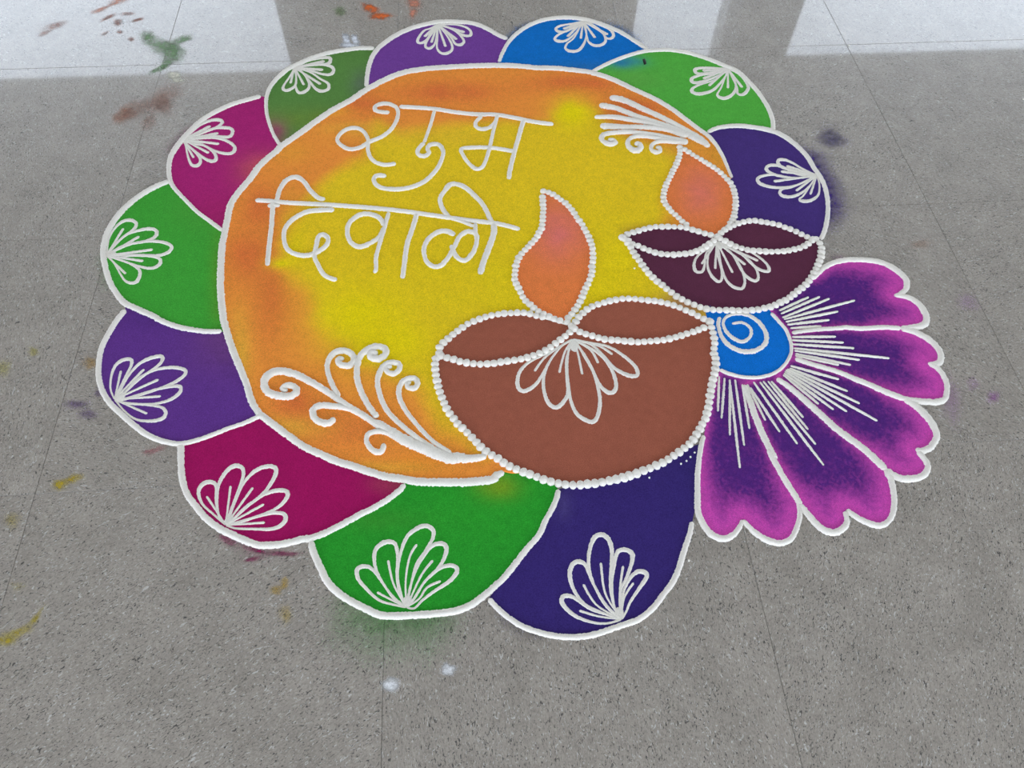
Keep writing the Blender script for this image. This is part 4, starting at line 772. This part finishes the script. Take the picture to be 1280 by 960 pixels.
# ------------------------------------------------------------------ half flower at the right
fd = DATA['flower']
FC = pts2(fd['centre'])
fcx, fcy = sum(q[0] for q in FC) / len(FC), sum(q[1] for q in FC) / len(FC)
flower = thing('rangoli_flower', 'half flower with blue centre and five purple petals right of big lamp', 'rangoli flower', (fcx, fcy, 0))
centre = field_mesh('flower_centre', fd['centre'], 0.0013, 0.008, pigment((14, 104, 196), (), 0.03), POWDER, flower)
ridge('centre_outline', fd['centre_outline'], centre, WHITE, 0.0012)
ridge('swirl', fd['swirl'], centre, WHITE, 0.0012, 0.35, 0.0022, 0.2)
DARKP, MAG = lin((74, 36, 112)), lin((184, 70, 164))
for i, pd in enumerate(fd['petals']):
    poly = pts2(pd['fill'])
    rmax = max(math.hypot(q[0] - fcx, q[1] - fcy) for q in poly)

    def col(p, poly=poly, rmax=rmax, i=i):
        d = edge_dist(p, poly)
        r = math.hypot(p[0] - fcx, p[1] - fcy) / rmax
        n1 = noise.noise((p[0] * 22, p[1] * 22, 20 + i)) + 0.5 * noise.noise((p[0] * 60, p[1] * 60, 3))
        w = 0.009 + 0.026 * smooth01((r - 0.5) / 0.45)
        m = 1.05 * math.exp(-(d / w) ** 1.5) + 0.42 * smooth01((r - 0.66) / 0.36) + 0.10 * n1 - 0.05
        m += 0.16 * random.uniform(-1, 1)
        c = mix(DARKP, MAG, max(0, min(1, m)))
        return tuple(v * k for v, k in zip(c, ALB))
    pf = field_mesh('flower_petal', pd['fill'], 0.0011 + 0.00005 * (i % 2), 0.0042, col, POWDER, flower)
    for s in pd['outlines']:
        ridge('petal_outline', s, pf, WHITE, 0.0008)
    for s in pd['rays']:
        ridge('ray', s, pf, WHITE, 0.0010, 0.75, 0.003, 0.18)

# ------------------------------------------------------------------ handwritten greeting and the white scrolls
for key, label in (('word1', 'upper handwritten white powder word शुभ on the disc'),
                   ('word2', 'lower handwritten white powder word दिवाली on the disc')):
    s0 = next(iter(DATA[key].values()))[0]
    root = thing('powder_word', label, 'lettering', (s0[0] * MM, s0[1] * MM, 0), 'handwritten greeting')
    for letter, strokes in DATA[key].items():
        if letter == 'headline':
            e = part_empty('headline', root)
        else:
            e = part_empty('letter', root)
        for s in strokes:
            ridge('stroke', s, e, WHITE, 0.0009, 0.6, 0.0036)
for key, label in (('scroll_low', 'white powder scroll with curled tendrils at lower left of the disc'),
                   ('scroll_top', 'white powder plume of tapering strokes above the small flame')):
    s0 = DATA[key][-1]
    root = thing('scroll_ornament', label, 'ornament', (s0[0] * MM, s0[1] * MM, 0), 'white scroll ornaments')
    for s in DATA[key]:
        ridge('tendril', s, root, WHITE, 0.0009, 0.6, 0.005)


# ------------------------------------------------------------------ loose dust, smudges and crumbs
def dust_mesh(name, verts, faces, cover, rgb, parent=None):
    o = mesh_obj(name, verts, faces, DUST, parent)
    at = o.data.attributes.new('cover', 'FLOAT', 'POINT')
    at.data.foreach_set('value', cover)
    o.color = lin(rgb) + (1,)
    return o


def smudge(name, key, rgb, strength, label, group=None, z=0.00025):
    V, F, Cc = [], [], []
    rings, seg = 6, 22
    for n_, e in enumerate(DATA['ell'][key]):
        cx, cy, ax, ay, bx, by = (q * MM for q in e)
        base = len(V)
        sd = random.random() * 50
        V.append((cx, cy, z + n_ * 2e-5))
        Cc.append(strength)
        for r in range(1, rings + 1):
            for s in range(seg):
                t = 2 * math.pi * s / seg
                k = r / rings * 1.45 * (1 + 0.45 * noise.noise((math.cos(t) * 1.6, math.sin(t) * 1.6, sd)))
                u, v = k * math.cos(t), k * math.sin(t)
                V.append((cx + ax * u + bx * v, cy + ay * u + by * v, z + n_ * 2e-5))
                Cc.append(strength * (1 - smooth01((r / rings - 0.15) / 0.85)))
        for s in range(seg):
            F.append((base, base + 1 + s, base + 1 + (s + 1) % seg))
        for r in range(rings - 1):
            for s in range(seg):
                a = base + 1 + r * seg
                F.append((a + s, a + seg + s, a + seg + (s + 1) % seg, a + (s + 1) % seg))
    o = dust_mesh(name, V, F, Cc, rgb)
    o['label'] = label
    o['category'] = 'smudge'
    if group:
        o['group'] = group
    return o


SM = [
    ('green_smear', (135, 165, 125), 0.75, 'large grey green powder smear on the glossy floor at upper left'),
    ('cream_spot', (235, 232, 215), 0.8, 'small cream powder spot below the grey green smear'),
    ('rust_smear', (165, 115, 98), 0.36, 'rust brown powder smear beside the magenta petal'),
    ('rust_patch', (200, 145, 120), 0.4, 'small orange brown patch left of the rust brown smear'),
    ('orange_smear', (225, 150, 120), 0.6, 'pale orange smear at the top edge above the red brown flecks'),
    ('faint_smear', (205, 165, 155), 0.5, 'faint pinkish smear at far upper left of the floor'),
    ('orange_dab', (225, 115, 60), 1.0, 'bright orange powder dab behind the purple petal'),
    ('peach_smear', (225, 150, 125), 0.7, 'peach powder smear at the top edge above the purple petal'),
    ('white_streak', (232, 236, 245), 1.0, 'white powder streaks just behind the dull olive green petal'),
    ('green_speck', (110, 140, 80), 0.5, 'small green trace on the floor left of bright orange dab'),
    ('indigo_smudge', (92, 84, 128), 0.38, 'indigo powder smudge on the floor at upper right of indigo petal'),
    ('yellow_mark', (200, 175, 40), 0.6, 'yellow powder mark on the floor left of the crimson petal'),
    ('yellow_streak', (195, 175, 50), 0.55, 'slanted yellow powder streak near the lower left picture edge'),
    ('yellow_dab', (205, 165, 40), 0.5, 'yellow powder dab on the floor under the crimson and green petals'),
    ('yellow_trace', (190, 180, 60), 0.35, 'faint yellow spot on the floor between left edge and violet petal'),
    ('ochre_trace', (190, 150, 80), 0.45, 'faint ochre trace touching the left side of the violet petal'),
    ('yellow_trace2', (185, 165, 65), 0.35, 'faint yellow trace at the left edge below the yellow mark'),
    ('yellow_trace3', (185, 165, 65), 0.3, 'faint yellow trace at the left edge just above the slanted streak'),
    ('yellow_trace4', (190, 180, 60), 0.35, 'faint yellow trace cut by the left picture edge beside the violet petal'),
    ('yellow_dab2', (200, 170, 60), 0.3, 'faint yellow trace just below the yellow dab'),
    ('magenta_crumbs', (150, 40, 95), 0.65, 'spilled magenta crumbs under the crimson petal edge'),
    ('violet_smudge', (105, 75, 130), 0.45, 'violet powder smudge left of the violet petal'),
    ('pink_crumbs', (190, 110, 120), 0.45, 'pinkish crumbs under the violet petal edge'),
    ('pink_spot', (190, 130, 190), 0.45, 'small pink spot on the floor right of the half flower, the farther right'),
    ('pink_spot2', (190, 140, 190), 0.3, 'small pink spot on the floor just right of the half flower'),
    ('pink_haze2', (185, 140, 185), 0.3, 'faint pink haze along the right tips of the half flower'),
    ('pink_haze', (185, 140, 185), 0.3, 'faint pink trace on bare floor level with the top flower petal'),
    ('white_dot', (240, 242, 245), 0.9, 'white powder dot by the tile joint below the green petal'),
    ('white_dot2', (240, 242, 245), 0.9, 'smaller white powder dot right of the tile joint below the petals'),
    ('rust_trace', (185, 150, 130), 0.35, 'faint rust trace above the half flower at right'),
]
for key, rgb, st, label in SM:
    smudge('powder_smudge', key, rgb, st, label)
for k, l in enumerate(['roundest red brown powder fleck above the grey green smear', 'red brown powder fleck at lower left of its cluster above the smear',
                       'flat red brown powder fleck right below the roundest one', 'red brown powder fleck nearest the grey green smear',
                       'topmost flat red brown powder fleck of the cluster', 'long slanted red brown streak at upper left of the cluster',
                       'red brown streak at the right end of the cluster']):
    smudge('powder_fleck', 'red_crumb%d' % k, (165, 95, 70), 0.6, l, 'red brown flecks')


def overspray(key, parent, rgb, width, strength):
    """Fine dust that drifted out over the white outline."""
    flat = DATA['overspray'][key][0]
    P = [(flat[i] * MM, flat[i + 1] * MM) for i in range(0, len(flat), 3)]
    C, length = catmull(P, 0.012)
    n = len(C)
    K = 6
    V, F, Cc = [], [], []
    for i, (x, y) in enumerate(C):
        a, b = C[max(i - 1, 0)], C[min(i + 1, n - 1)]
        tx, ty = b[0] - a[0], b[1] - a[1]
        d = math.hypot(tx, ty) or 1
        nx, ny = -ty / d, tx / d
        if nx * (x - DC[0]) + ny * (y - DC[1]) < 0:
            nx, ny = -nx, -ny
        endf = smooth01(min(i, n - 1 - i) / max(1, n * 0.3))
        w = width * (0.55 + 0.45 * endf) * (1 + 0.3 * noise.noise((i * .35, width * 99, 2)))
        for k in range(K):
            t = k / (K - 1)
            V.append((x + nx * w * t, y + ny * w * t, 0.00022))
            Cc.append(strength * endf * (1 - t) ** 1.6)
    for i in range(n - 1):
        for k in range(K - 1):
            q = i * K + k
            F.append((q, q + 1, q + K + 1, q + K))
    return dust_mesh('drifted_dust', V, F, Cc, rgb, parent)


overspray('green_bottom', petal_roots['green_bottom'], (88, 150, 78), 0.10, 0.6)
overspray('blue', petal_roots['blue'], (30, 105, 180), 0.03, 0.8)
overspray('blue2', petal_roots['blue'], (40, 110, 180), 0.04, 0.75)
overspray('indigo_right', petal_roots['indigo_right'], (84, 64, 136), 0.062, 1.0)
overspray('magenta', petal_roots['magenta'], (150, 60, 115), 0.03, 0.6)
overspray('crimson', petal_roots['crimson'], (150, 70, 110), 0.04, 0.3)
overspray('green_left', petal_roots['green_left'], (100, 150, 95), 0.025, 0.4)
overspray('indigo_bottom', petal_roots['indigo_bottom'], (70, 60, 90), 0.025, 0.4)
overspray('pink', flower, (175, 110, 170), 0.03, 0.6)


def crumb(q, r, label, group, z):
    bm = bmesh.new()
    bmesh.ops.create_icosphere(bm, subdivisions=1, radius=r)
    for v in bm.verts:
        v.co *= random.uniform(.8, 1.15)
        v.co.z = v.co.z * 0.7 + r * 0.5
    me = bpy.data.meshes.new('powder_crumb')
    bm.to_mesh(me)
    bm.free()
    me.materials.append(WHITE)
    me.shade_smooth()
    o = bpy.data.objects.new('powder_crumb', me)
    o.location = (q[0], q[1], z)
    o['label'] = label
    o['category'] = 'crumb'
    o['group'] = group
    link(o)


CB = pts2(DATA['crumbs_bowl'])
for q, l in zip(CB, ['white crumb lowest of the four in a row beside the big lamp border', 'white crumb second lowest of the row between big lamp and flower',
                     'white crumb third of the row between big lamp and flower', 'white crumb touching the flower outline, top of its row',
                     'single white crumb under the bottom of the big lamp border']):
    crumb(q, 0.0022, l, 'white crumbs on the indigo petal', 0.001)
CF = pts2(DATA['crumbs_floor'])
for q, l in zip(CF, ['white crumb on the tile joint behind the bright green petal', 'white crumb on the floor just behind the fan of the green petal',
                     'white crumb on the floor below the half flower', 'white crumb on yellow beside the small maroon lamp',
                     'white crumb at the right picture edge near the top']):
    crumb(q, 0.0024, l, 'white crumbs off the drawing', 0.0008 if 'yellow' in l else 0.0)

I5 = pts2(DATA['insect'])
iv, ifc = [], []
for zz, k in ((0.001, 1.0), (0.0028, 0.7)):
    mx_, my_ = sum(q[0] for q in I5) / 5, sum(q[1] for q in I5) / 5
    for q in I5:
        iv.append((mx_ + (q[0] - mx_) * k, my_ + (q[1] - my_) * k, zz))
ifc = [(5, 6, 7, 8, 9)] + [(i, (i + 1) % 5, 5 + (i + 1) % 5, 5 + i) for i in range(5)]
fk = mesh_obj('black_fleck', iv, ifc, BLACK)
fk['label'] = 'tiny black fleck lying on the bright green petal'
fk['category'] = 'fleck'
